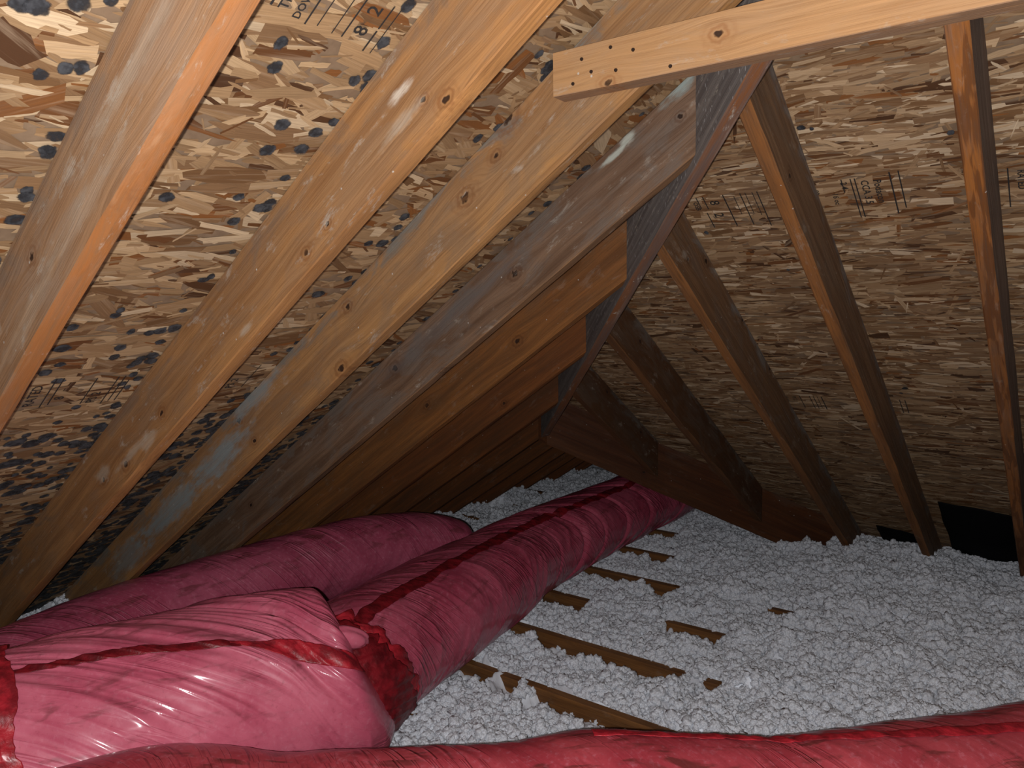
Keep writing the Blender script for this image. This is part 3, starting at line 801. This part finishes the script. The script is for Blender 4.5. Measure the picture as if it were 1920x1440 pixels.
# ------------------------------------------------------------------ near-black curved sheets just below the deck at the eave
g = NT('black_sheet')
nz = g.noise(g.tc.outputs['Object'], 60.0, 3.0)
BLACK = g.finish(g.mix(nz, (.0015, .0015, .002), (.004, .004, .0045)), .9, nz, .3, Specular_IOR_Level=.1)
def sheet(x0, x1, y0, y1, label, seed):
    nu, nv = 30, 24
    uu, vv = np.meshgrid(np.linspace(0, 1, nu), np.linspace(0, 1, nv), indexing='ij')
    y = y0 + (y1 - y0) * uu; x = x0 + (x1 - x0) * vv + .012 * (fbm(uu * 3, vv * 0 + seed, seed, 2) - .4) * (vv < .05)
    y = y + (.05 * (vv - .5)) * (1 - uu)
    off = .012 + .030 * np.sin(vv * math.pi) * sstep(0, .25, uu) + .012 * fbm(uu * 4, vv * 4, seed, 3)
    n = (0, -T / K, -1 / K)
    co = np.stack([x, y + n[1] * off, -T * y + H + n[2] * off], -1).reshape(-1, 3)
    me = grid_mesh('eave_sheet', co, nu, nv)
    o = link('eave_sheet', me, BLACK)
    md = o.modifiers.new('thick', 'SOLIDIFY'); md.thickness = .003
    tag(o, label, 'sheet', 'black eave sheets')
sheet(1.725, 2.030, .72, 1.34, 'large black eave sheet at the low right, beside the edge rafter', 3)
sheet(1.385, 1.625, 1.12, 1.38, 'small black eave sheet left of the long straight rafter', 4)

# ------------------------------------------------------------------ loose fill insulation
g = NT('loose_fill')
P = g.tc.outputs['Object']
n1 = g.noise(P, 55.0, 6.0, .65); n2 = g.noise(P, 4.0, 4.0, .6); n3 = g.noise(P, 160.0, 4.0, .6)
c = g.mix(g.ss(n2, .38, .62), (.52, .53, .57), (.80, .84, .90))
c = g.mix(g.ss(n1, .46, .28, 0, .28), c, (.55, .53, .52))
c = g.mix(g.ss(n3, .62, .74, 0, .22), c, (.5, .44, .36))
FILL = g.finish(c, .95, g.m('ADD', n1, g.m('MULTIPLY', n3, .5)), .45, .005)

JOPEN = {1: [(-.2, .50), (.54, .64), (.70, 1.26)], 2: [(-.2, 1.10), (1.17, 1.22)], 3: [(-.2, .43), (.86, 1.08)], 4: [(-.2, .42), (.46, .66), (1.16, 1.36)], 5: [(-.2, .47)], 6: [(-.2, .3)]}
def fill_height(X, Y):
    base = ZJ + .012 + .060 * sstep(.95, 1.7, X) * sstep(-1.6, -.4, Y) + .035 * sstep(.2, 1.0, Y) * sstep(.3, .9, X) - .06 * sstep(1.65, 2.0, X) * sstep(.5, 1.1, Y)
    base = base + .045 * (fbm(X * 3.0, Y * 3.0, 21, 3) - .47) * 2
    base = base - .05 * sstep(-1.0, -1.6, Y) * sstep(1.7, 1.0, X) * 0
    # raised heap that carries the rear duct near the left eave
    base = base + .085 * sstep(-.05, -.35, X) * sstep(-.2, -.7, Y)
    base = base - .05 * sstep(-.72, -.95, X) + .17 * sstep(-.85, -1.05, X) * np.exp(-((Y + 1.95) / .16) ** 2) + .035 * sstep(.1, .5, Y) * sstep(.1, -.2, X)
    gap = np.zeros_like(X); cov = np.ones_like(X)
    for k, rng_ in JOPEN.items():
        yj = -1.078 + S * (k - 1)
        m = np.zeros_like(X)
        for a, b in rng_:
            e = .05 * (fbm(X * 22, Y * 22, 5, 3) - .45) * 2
            m = np.maximum(m, sstep(a - .05, a + .02, X + e) * sstep(b + .05, b - .03, X + e))
        edge = .018 * (fbm(X * 16, Y * 0 + k, 33, 3) - .45) * 2
        side = sstep(yj - .150 + edge * 3, yj - .060 + edge * 2.2, Y) * sstep(yj + W + .010, yj + W - .004, Y)
        gap = np.maximum(gap, m * side)
        over = sstep(yj - .08, yj, Y) * sstep(yj + W + .09, yj + W, Y)
        base = base + .020 * over * (1 - m)
        # next to a bare joist the fill is level with its top
        nearj = sstep(yj - .2, yj - .05, Y) * sstep(yj + W + .2, yj + W + .02, Y) * m
        base = base - nearj * np.maximum(base - (ZJ + .002), 0) * .8
    lump = 0
    for fq, am, sd in ((6.5, .026, 1), (15.0, .020, 2), (34.0, .014, 3), (72.0, .0065, 4)):
        wx = (vnoise(X * fq * .7, Y * fq * .7, sd + 50) - .5) * .9; wy = (vnoise(X * fq * .7 + 9, Y * fq * .7 + 4, sd + 60) - .5) * .9
        n = np.abs(vnoise(X * fq + wx, Y * fq + wy, sd) * 2 - 1)
        lump = lump + (n - .40) * am * 1.5
    calm = 1 - .50 * gap
    z = (base + lump) * (1 - gap) + gap * (np.minimum(base, ZJ + .012) + lump * .5 - .062)
    return z, gap

insul = empty('loose_fill_insulation', (0, 0, ZJ))
tag(insul, 'lumpy white loose-fill insulation between and over the floor joists', 'insulation', kind='stuff')
def fill_patch(x0, x1, y0, y1, step):
    nx = int((x1 - x0) / step); ny = int((y1 - y0) / step)
    X, Y = np.meshgrid(np.linspace(x0, x1, nx), np.linspace(y0, y1, ny), indexing='ij')
    Z, gap = fill_height(X, Y)
    dx = .010 * (vnoise(X * 40, Y * 40, 71) - .5); dy = .010 * (vnoise(X * 40 + 7, Y * 40 + 3, 72) - .5)
    co = np.stack([X + dx, Y + dy, Z - ZJ], -1).reshape(-1, 3)
    me = grid_mesh('fill_surface', co, nx, ny)
    o = link('fill_surface', me, FILL, insul); o['kind'] = 'stuff'
    return o
fill_patch(.12, 2.6, -1.9, 1.42, .0068)
fill_patch(-1.36, .12, -3.3, 3.3, .014)
fill_patch(2.6, 5.1, -4.5, 1.42, .03)
fill_patch(.12, 2.6, -4.5, -1.9, .02)
fill_patch(.12, 1.4, 1.42, 3.3, .02)

# little tufts on top (geometry nodes: nobody could count them)
def tuft_cloud():
    rng = np.random.default_rng(3)
    pts = []; sc = []
    def add(n, x0, x1, y0, y1, lo, hi):
        X = rng.uniform(x0, x1, n); Y = rng.uniform(y0, y1, n)
        Z, gap = fill_height(X, Y)
        edge = (gap > .02) & (gap < .98)
        yy = np.abs((Y + 1.078) % S - W / 2)
        keep = (gap < .30) | (rng.random(n) < .03)
        # fewer where a joist lies bare
        s = rng.uniform(lo, hi, n) * np.where(rng.random(n) < .1, 1.5, 1)
        pts.append(np.stack([X, Y, Z - ZJ + s * .38], -1)[keep]); sc.append(s[keep])
    add(66000, .0, 2.45, -1.75, 1.38, .0055, .0165)
    add(9000, .3, 3.2, -2.5, -1.75, .007, .0165)
    add(9000, 2.45, 3.3, -1.75, 1.3, .007, .0165)
    add(14000, -1.3, .15, -.9, 2.2, .006, .016)
    add(6000, -1.3, .0, -3.2, -.9, .006, .016)
    P = np.concatenate(pts); s = np.concatenate(sc)
    me = bpy.data.meshes.new('fill_tufts')
    me.vertices.add(len(P)); me.vertices.foreach_set('co', P.astype(np.float32).ravel())
    at = me.attributes.new('sz', 'FLOAT', 'POINT'); at.data.foreach_set('value', s.astype(np.float32))
    me.update()
    o = link('fill_tufts', me, FILL, insul); o['kind'] = 'stuff'
    ng = bpy.data.node_groups.new('scatter_tufts', 'GeometryNodeTree')
    ng.interface.new_socket('Geometry', in_out='INPUT', socket_type='NodeSocketGeometry')
    ng.interface.new_socket('Geometry', in_out='OUTPUT', socket_type='NodeSocketGeometry')
    N = ng.nodes; Lk = ng.links
    gi = N.new('NodeGroupInput'); go = N.new('NodeGroupOutput')
    geos = []
    for k in range(5):
        ico = N.new('GeometryNodeMeshIcoSphere'); ico.inputs['Radius'].default_value = 1.0; ico.inputs['Subdivisions'].default_value = 3
        sp = N.new('GeometryNodeSetPosition')
        nt = N.new('ShaderNodeTexNoise'); nt.noise_dimensions = '4D'; nt.inputs['W'].default_value = k * 7.3; nt.inputs['Scale'].default_value = 1.7; nt.inputs['Detail'].default_value = 2.0
        nm = N.new('GeometryNodeInputNormal')
        ma = N.new('ShaderNodeMath'); ma.operation = 'MULTIPLY_ADD'; ma.inputs[1].default_value = 2.2; ma.inputs[2].default_value = -1.25
        Lk.new(nt.outputs[0], ma.inputs[0])
        vs = N.new('ShaderNodeVectorMath'); vs.operation = 'SCALE'
        Lk.new(nm.outputs[0], vs.inputs[0]); Lk.new(ma.outputs[0], vs.inputs['Scale'])
        Lk.new(ico.outputs['Mesh'], sp.inputs['Geometry']); Lk.new(vs.outputs[0], sp.inputs['Offset'])
        sm = N.new('GeometryNodeSetShadeSmooth'); Lk.new(sp.outputs[0], sm.inputs[0])
        mt = N.new('GeometryNodeSetMaterial'); mt.inputs['Material'].default_value = FILL
        Lk.new(sm.outputs[0], mt.inputs[0]); geos.append(mt)
    gti = N.new('GeometryNodeGeometryToInstance')
    for q in geos: Lk.new(q.outputs[0], gti.inputs[0])
    m2p = N.new('GeometryNodeMeshToPoints'); Lk.new(gi.outputs[0], m2p.inputs[0])
    iop = N.new('GeometryNodeInstanceOnPoints'); iop.inputs['Pick Instance'].default_value = True
    Lk.new(m2p.outputs[0], iop.inputs['Points']); Lk.new(gti.outputs[0], iop.inputs['Instance'])
    ri = N.new('FunctionNodeRandomValue'); ri.data_type = 'INT'
    for s_ in ri.inputs:
        if s_.type == 'INT' and s_.name == 'Min': s_.default_value = 0
        if s_.type == 'INT' and s_.name == 'Max': s_.default_value = 4
    Lk.new([s_ for s_ in ri.outputs if s_.type == 'INT'][0], iop.inputs['Instance Index'])
    rv = N.new('FunctionNodeRandomValue'); rv.data_type = 'FLOAT_VECTOR'
    rv.inputs[1].default_value = (6.28, 6.28, 6.28)
    Lk.new(rv.outputs[0], iop.inputs['Rotation'])
    na = N.new('GeometryNodeInputNamedAttribute'); na.data_type = 'FLOAT'; na.inputs['Name'].default_value = 'sz'
    Lk.new(na.outputs[0], iop.inputs['Scale'])
    Lk.new(iop.outputs[0], go.inputs[0])
    md = o.modifiers.new('scatter', 'NODES'); md.node_group = ng
tuft_cloud()

# ------------------------------------------------------------------ pink wrapped ducts
def film_mat(name, pink=(.56, .125, .185), deep=(.17, .012, .02), dirt=.5, seed=0.0, rot_=.6, spec=.5):
    g = NT(name)
    uv = g.tc.outputs['UV']; P = g.tc.outputs['Object']
    u, v, _ = g.sep(uv)
    fluff = g.noise(P, 70.0, 5.0, .65)
    big = g.noise(P, 5.0, 4.0, .55)
    c = g.mix(g.ss(big, .35, .65), pink, (pink[0] * .82, pink[1] * .62, pink[2] * .70))
    c = g.mix(g.ss(fluff, .50, .75, 0, .25), c, (.66, .27, .34))
    c = g.mix(g.ss(fluff, .45, .25, 0, .30), c, deep)
    d1 = g.noise(g.vm('MULTIPLY', uv, (7, 26, 1)), 1.0, 5.0, .6, .5)
    up_ = g.sep(g.n('ShaderNodeNewGeometry').outputs['Normal'])[2]
    dd = g.m('MULTIPLY', g.ss(d1, .52, .68), g.ss(up_, .2, .8, .25, 1.0))
    c = g.mix(g.m('MULTIPLY', dd, dirt), c, (.085, .02, .016))
    # stretched film creases, running round the duct on a slant
    rot = g.n('ShaderNodeMapping', {'Vector': uv, 'Rotation': (0, 0, rot_), 'Scale': (1, 1, 1)}).outputs[0]
    cr = g.noise(g.vm('MULTIPLY', rot, (34, 1.5, 1)), 1.0, 2.0, .5, .5)
    cr2 = g.noise(g.vm('MULTIPLY', rot, (13, 1.0, 1)), 1.0, 2.0, .5, .7)
    reg = g.ss(g.noise(P, 3.2, 2.0, .5), .42, .62)
    rid = g.m('ABSOLUTE', g.m('SUBTRACT', cr, .5))
    rid2 = g.m('ABSOLUTE', g.m('SUBTRACT', cr2, .5))
    hgt = g.m('MULTIPLY', g.m('ADD', g.m('MULTIPLY', g.ss(rid, .0, .035), -.45), g.m('MULTIPLY', g.ss(rid2, .0, .04), -1.0)), g.m('MULTIPLY_ADD', reg, .92, .08))
    hgt = g.m('ADD', hgt, g.m('MULTIPLY', fluff, .06))
    return g.finish(c, .45, hgt, .6, .006, Coat_Weight=spec, Coat_Roughness=.15, Coat_IOR=1.4, Specular_IOR_Level=.25)
FILM = film_mat('pink_film', rot_=1.05)
FILM_F = film_mat('pink_film_long_duct', pink=(.40, .072, .115))
FILM_B = film_mat('pink_film_dusty', pink=(.37, .075, .125), dirt=.6)
FILM_D = film_mat('pink_film_front', pink=(.40, .055, .07), dirt=.75)
def red_mat(name, col, rough=.45):
    g = NT(name)
    P = g.tc.outputs['Object']
    n = g.noise(P, 24.0, 4.0, .6); n2 = g.noise(P, 90.0, 3.0, .6)
    c = g.mix(g.ss(n, .35, .65), col, (col[0] * .45, col[1] * .5, col[2] * .5))
    return g.finish(c, rough, g.m('ADD', n, g.m('MULTIPLY', n2, .15)), .55, .010, Coat_Weight=.12, Coat_Roughness=.2, Specular_IOR_Level=.3)
RED = red_mat('red_film_band', (.42, .018, .030))
RED_D = red_mat('red_film_dark', (.20, .008, .014))

def smooth_path(pts, n):
    P = np.array(pts, float)
    d = np.r_[0, np.cumsum(np.linalg.norm(np.diff(P[:, :3], axis=0), axis=1))]
    # Catmull-Rom through the points
    out = []
    ss = np.linspace(0, d[-1], n)
    for s in ss:
        i = min(max(np.searchsorted(d, s, side='right') - 1, 0), len(P) - 2)
        t = (s - d[i]) / (d[i + 1] - d[i])
        p1, p2 = P[i], P[i + 1]
        m1 = (P[i + 1] - P[i - 1]) / (d[i + 1] - d[i - 1]) * (d[i + 1] - d[i]) if i > 0 else p2 - p1
        m2 = (P[i + 2] - P[i]) / (d[i + 2] - d[i]) * (d[i + 1] - d[i]) if i + 2 < len(P) else p2 - p1
        t2, t3 = t * t, t * t * t
        out.append((2 * t3 - 3 * t2 + 1) * p1 + (t3 - 2 * t2 + t) * m1 + (-2 * t3 + 3 * t2) * p2 + (t3 - t2) * m2)
    return np.array(out), ss

def ridged(x): return 1 - np.abs(x * 2 - 1)

class Duct:
    """a flexible duct: path points (x, y, z, r); wrinkled film skin."""
    def __init__(s, pts, n=420, m=150, seed=0, fold=.010, slant=1.4, pinch=(), flat=.94, cap=(False, False), sag=0.0):
        C, ss = smooth_path(pts, n)
        s.C = C[:, :3]; s.R = C[:, 3]; s.s = ss
        tg = np.gradient(s.C, axis=0); tg /= np.linalg.norm(tg, axis=1)[:, None]
        s.tg = tg
        z = np.array([0, 0, 1.0])
        side = np.cross(tg, z); side /= np.linalg.norm(side, axis=1)[:, None]
        upv = np.cross(side, tg)
        s.side, s.up = side, upv
        s.n, s.m, s.seed, s.fold, s.slant, s.pinch, s.flat, s.cap = n, m, seed, fold, slant, pinch, flat, cap
    def radial(s, th, S_):
        """signed displacement of the skin at angle th (0 = top, + towards 'side') and length S_"""
        q = S_ + s.slant * s.mean_r * np.sin(th + .4)      # slanted creases that close up round the duct
        yy = np.cos(th) * 1.3
        a = ridged(vnoise(q * 7, yy * .8 + 3, s.seed)) * .50
        b = ridged(vnoise(q * 18 + 2 * vnoise(q * 4, yy, s.seed + 9), yy * 1.5 + 5, s.seed + 1)) * .34
        c = ridged(vnoise(q * 32, yy * 1.5 + 1, s.seed + 2)) ** 2 * .14
        amp = .35 + 1.0 * vnoise(q * 3.1 + 5, yy + 9, s.seed + 4)
        d = (a + b + c - .55) * s.fold * amp
        d = d + (vnoise(S_ * 2.6, np.sin(th) + 4, s.seed + 6) - .5) * .07 * s.mean_r * 2
        for (p0, wd, dp) in s.pinch:
            d = d - dp * np.exp(-((q - p0) / wd) ** 2)
        return d
    def pos(s, th, i, extra=0.0):
        """th: array of angles; i: index array into path."""
        S_ = s.s[i]
        r = s.R[i] + s.radial(th, S_) + extra
        c = np.cos(th); sn = np.sin(th)
        e = np.ones_like(S_)
        if s.cap[0]: e = e * np.sqrt(np.clip(1 - (1 - np.clip(S_ / (s.R[0] * s.capk), 0, 1)) ** 2.6, 0, 1))
        if s.cap[1]: e = e * np.sqrt(np.clip(1 - (1 - np.clip((s.s[-1] - S_) / (s.R[-1] * s.capk), 0, 1)) ** 2.6, 0, 1))
        vert = np.where(c < 0, s.flat * .97, s.flat)
        sk = (s.tg[i] * (s.skew * (.5 + .5 * c) * np.exp(-(S_ / .28) ** 2))[..., None]) if s.skew else 0.0
        return sk + s.C[i] + (s.side[i] * (r * e * sn * (2 - s.flat))[..., None]) + (s.up[i] * (r * e * c * vert)[..., None])
    capk = .8
    skew = 0.0
    def build(s, name, mat, label, group=None):
        s.mean_r = float(s.R.mean())
        i, j = np.meshgrid(np.arange(s.n), np.arange(s.m), indexing='ij')
        th = j / s.m * 2 * math.pi
        co = s.pos(th, i).reshape(-1, 3)
        org = s.C.mean(0).copy(); org[2] = co[:, 2].min()
        s.org = org
        root = empty(name, org)
        uv = np.stack([s.s[i], th * s.mean_r], -1).reshape(-1, 2)
        me = grid_mesh('film_skin', co - org, s.n, s.m, closed_v=True, uv=uv)
        link('film_skin', me, mat, root)
        tag(root, label, 'duct', group)
        s.root = root
        return root
    def strip(s, name, mat, i0, i1, th0, th1, raise_=.003, wob=.02, nv=14, label=None, seed=5, thick=.0015, ruffle=.004):
        ii = np.linspace(i0, i1, max(8, int(abs(i1 - i0)))).round().astype(int)
        a0 = th0(ii) if callable(th0) else np.full(len(ii), th0); a1 = th1(ii) if callable(th1) else np.full(len(ii), th1)
        e0 = (fbm(s.s[ii] * 14, s.s[ii] * 0 + seed, seed, 3) - .45) * wob * 2; e1 = (fbm(s.s[ii] * 17, s.s[ii] * 0 + seed + 5, seed + 2, 3) - .45) * wob * 2
        t = np.linspace(0, 1, nv)[None]
        TH = (a0 + e0)[:, None] * (1 - t) + (a1 + e1)[:, None] * t
        I = np.broadcast_to(ii[:, None], TH.shape)
        ex = raise_ + ruffle * fbm(s.s[I] * 30, TH * 8, seed, 3) * np.sin(t * math.pi)
        co = s.pos(TH, I, ex).reshape(-1, 3) - s.org
        me = grid_mesh(name, co, TH.shape[0], nv)
        o = link(name, me, mat, s.root)
        md = o.modifiers.new('thick', 'SOLIDIFY'); md.thickness = thick; md.offset = 1
        if label: o['label'] = label
        return o
    def band(s, name, mat, i0, i1, raise_=.006, m=160, wob=6, label=None, seed=7, ruffle=.008, slope=0):
        nu = max(12, int(abs(i1 - i0)))
        th = np.linspace(0, 2 * math.pi, m, endpoint=False)[None]
        e0 = (fbm(np.cos(th) * 5, np.sin(th) * 5, seed, 3) - .45) * wob * 2; e1 = (fbm(np.cos(th) * 6 + 9, np.sin(th) * 6, seed + 1, 3) - .45) * wob * 2
        t = np.linspace(0, 1, nu)[:, None]
        F = (i0 + e0) * (1 - t) + (i1 + e1) * t - slope * (.5 + .5 * np.cos(th))
        I = np.clip(F.round().astype(int), 0, s.n - 1)
        TH = np.broadcast_to(th, I.shape)
        ex = raise_ + ruffle * (fbm(np.cos(TH) * 16 + t * 3, np.sin(TH) * 16, seed + 3, 4)) + .004 * np.sin(t * math.pi)
        co = s.pos(TH, I, ex).reshape(-1, 3) - s.org
        me = grid_mesh(name, co, nu, m, closed_v=True)
        o = link(name, me, mat, s.root)
        md = o.modifiers.new('thick', 'SOLIDIFY'); md.thickness = .0015; md.offset = 1
        if label: o['label'] = label
        return o

# long duct running away under the valley board
d1 = Duct([(.46, -1.92, -.52, .16), (.43, -1.80, -.525, .205), (.38, -1.67, -.525, .225), (.34, -1.50, -.527, .226), (.29, -1.22, -.522, .226), (.215, -.75, -.53, .220), (.15, -.30, -.54, .208), (.13, .1, -.545, .203), (.12, .5, -.55, .20), (.10, 1.1, -.55, .197), (.08, 1.7, -.56, .19), (.06, 2.5, -.56, .19)],
          n=760, m=190, seed=3, fold=.0135, slant=-1.2, pinch=((1.55, .022, .020), (1.75, .012, .010), (2.02, .014, .012), (2.30, .018, .014), (2.75, .015, .012), (1.28, .012, .006)), flat=.95)
d1.build('insulated_duct', FILM_F, 'long pink wrapped duct running straight away under the valley board')
d1.strip('film_seam', RED_D, 24, 575, .26, .46, label='dark red lap seam', seed=5, wob=.05)
# big duct at the lower left
d3 = Duct([(.535, -1.60, -.50, .262), (.47, -1.73, -.49, .272), (.37, -1.93, -.482, .278), (.27, -2.2, -.48, .28), (.18, -2.45, -.48, .28), (.08, -2.75, -.48, .275), (-.06, -3.1, -.48, .27)],
          n=560, m=400, seed=17, fold=.022, slant=-1.7, cap=(True, False), flat=.95, pinch=((.55, .03, .008), (.30, .02, .008)))
d3.capk = .5
d3.skew = .20
d3.build('insulated_duct', FILM, 'bulky pink wrapped duct in the lower left corner, nearest the left rafters')
d3.strip('film_seam', RED, 6, 190, lambda i: -1.04 + .0024 * i - .11 * sstep(190, 120, i), lambda i: -1.01 + .0024 * i + .09 * sstep(190, 110, i), label='bright red lap seam along the flank', seed=9, wob=.018, ruffle=.004, raise_=.0015)
d3.strip('film_seam', RED_D, 150, 368, lambda i: -.93 + .0018 * i - .03 * sstep(150, 220, i), lambda i: -.90 + .0018 * i + .02 * sstep(150, 220, i), label='dirty dark red end of the lap seam', seed=10, wob=.03, ruffle=.003, raise_=.001)
d1.band('film_collar', RED_D, 22, 46, slope=24, label='dark red gathered film at the joint', raise_=.010, ruffle=.02)
d1.band('film_collar', RED, 42, 54, slope=24, label='bright red frilled film edge at the joint', raise_=.004, ruffle=.014, seed=19, wob=9)
d3.band('film_collar', RED, 362, 398, label='bright red film collar at the left edge', seed=12)
# the film is tucked into a small lobe at the top of the joint
bm = bmesh.new(); bmesh.ops.create_icosphere(bm, subdivisions=4, radius=1.0)
for v in bm.verts:
    q = v.co.copy(); w_ = 1 + .16 * (float(ridged(vnoise(q.x * 2.2 + 3, q.y * 2.2 + q.z * 4, 77))) - .5)
    v.co = Vector((q.x * .030 * w_, q.y * .075 * w_, q.z * .032 * w_))
for fc in bm.faces: fc.smooth = True
me = bpy.data.meshes.new('film_tuck'); bm.to_mesh(me); bm.free()
o = link('film_tuck', me, FILM, d3.root)
pp_ = d3.pos(np.array([-.62]), np.array([14]))[0] - d3.org
o.location = pp_; o.rotation_euler = (math.radians(-22), 0, math.radians(-18)); o['label'] = 'small tucked lobe of film'
# rear duct against the rafters
d2 = Duct([(-.10, -3.0, -.47, .155), (-.22, -2.65, -.47, .158), (-.33, -2.39, -.47, .160), (-.40, -2.10, -.47, .16), (-.42, -1.75, -.47, .162), (-.41, -1.43, -.47, .163), (-.375, -1.13, -.47, .165), (-.34, -.85, -.475, .165), (-.27, -.62, -.50, .155), (-.17, -.42, -.56, .13)],
          n=420, m=150, seed=29, fold=.009, slant=-1.2, flat=.97, cap=(False, True))
d2.build('insulated_duct', FILM_B, 'rear pink wrapped duct lying along the feet of the left rafters')
# front duct across the bottom
d4 = Duct([(.42, -3.05, -.57, .19), (.50, -2.80, -.56, .20), (.56, -2.62, -.55, .20), (.62, -2.50, -.545, .198), (.74, -2.39, -.555, .195), (.85, -2.315, -.56, .19), (.98, -2.24, -.555, .197), (1.12, -2.14, -.55, .20), (1.30, -1.99, -.55, .20), (1.43, -1.86, -.54, .205), (1.62, -1.71, -.55, .20), (1.78, -1.585, -.555, .198), (1.96, -1.42, -.55, .20), (2.10, -1.27, -.545, .204), (2.25, -1.09, -.54, .207), (2.5, -.8, -.54, .21), (3.0, -.3, -.54, .21)],
          n=640, m=160, seed=41, fold=.009, slant=-1.0, flat=.97)
d4.build('insulated_duct', FILM_D, 'front pink wrapped duct crossing the bottom edge to the right')
d4.strip('film_seam', RED, 270, 560, lambda i: -.30 + .5 * sstep(300, 520, i), lambda i: -.14 + .5 * sstep(300, 520, i), label='bright red lap seam', seed=15, wob=.05)

# stray tufts lying on ducts and lumber
g = NT('loose_tuft'); nz = g.noise(g.tc.outputs['Object'], 200.0, 3.0)
TUFT = g.finish(g.mix(nz, (.55, .55, .55), (.75, .75, .75)), .95, nz, .6)
rs = random.Random(4)
def tuft(p, r):
    bm = bmesh.new(); bmesh.ops.create_icosphere(bm, subdivisions=2, radius=r)
    for v in bm.verts: v.co *= rs.uniform(.55, 1.35)
    me = bpy.data.meshes.new('insulation_tuft'); bm.to_mesh(me); bm.free()
    o = link('insulation_tuft', me, TUFT); o.location = p
    return o
def on_duct(d, i, th, r, label):
    p = d.pos(np.array([th]), np.array([i]))[0]
    o = tuft((p[0], p[1], p[2] + r * .3), r); tag(o, label, 'tuft', 'stray insulation tufts')
on_duct(d1, 470, -.25, .007, 'small white tuft on the dark far end of the long duct')
on_duct(d1, 478, -.12, .006, 'smaller white tuft beside another on the far end of the long duct')
on_duct(d3, 12, -.7, .009, 'white tuft in the crease where the big duct meets the long duct')
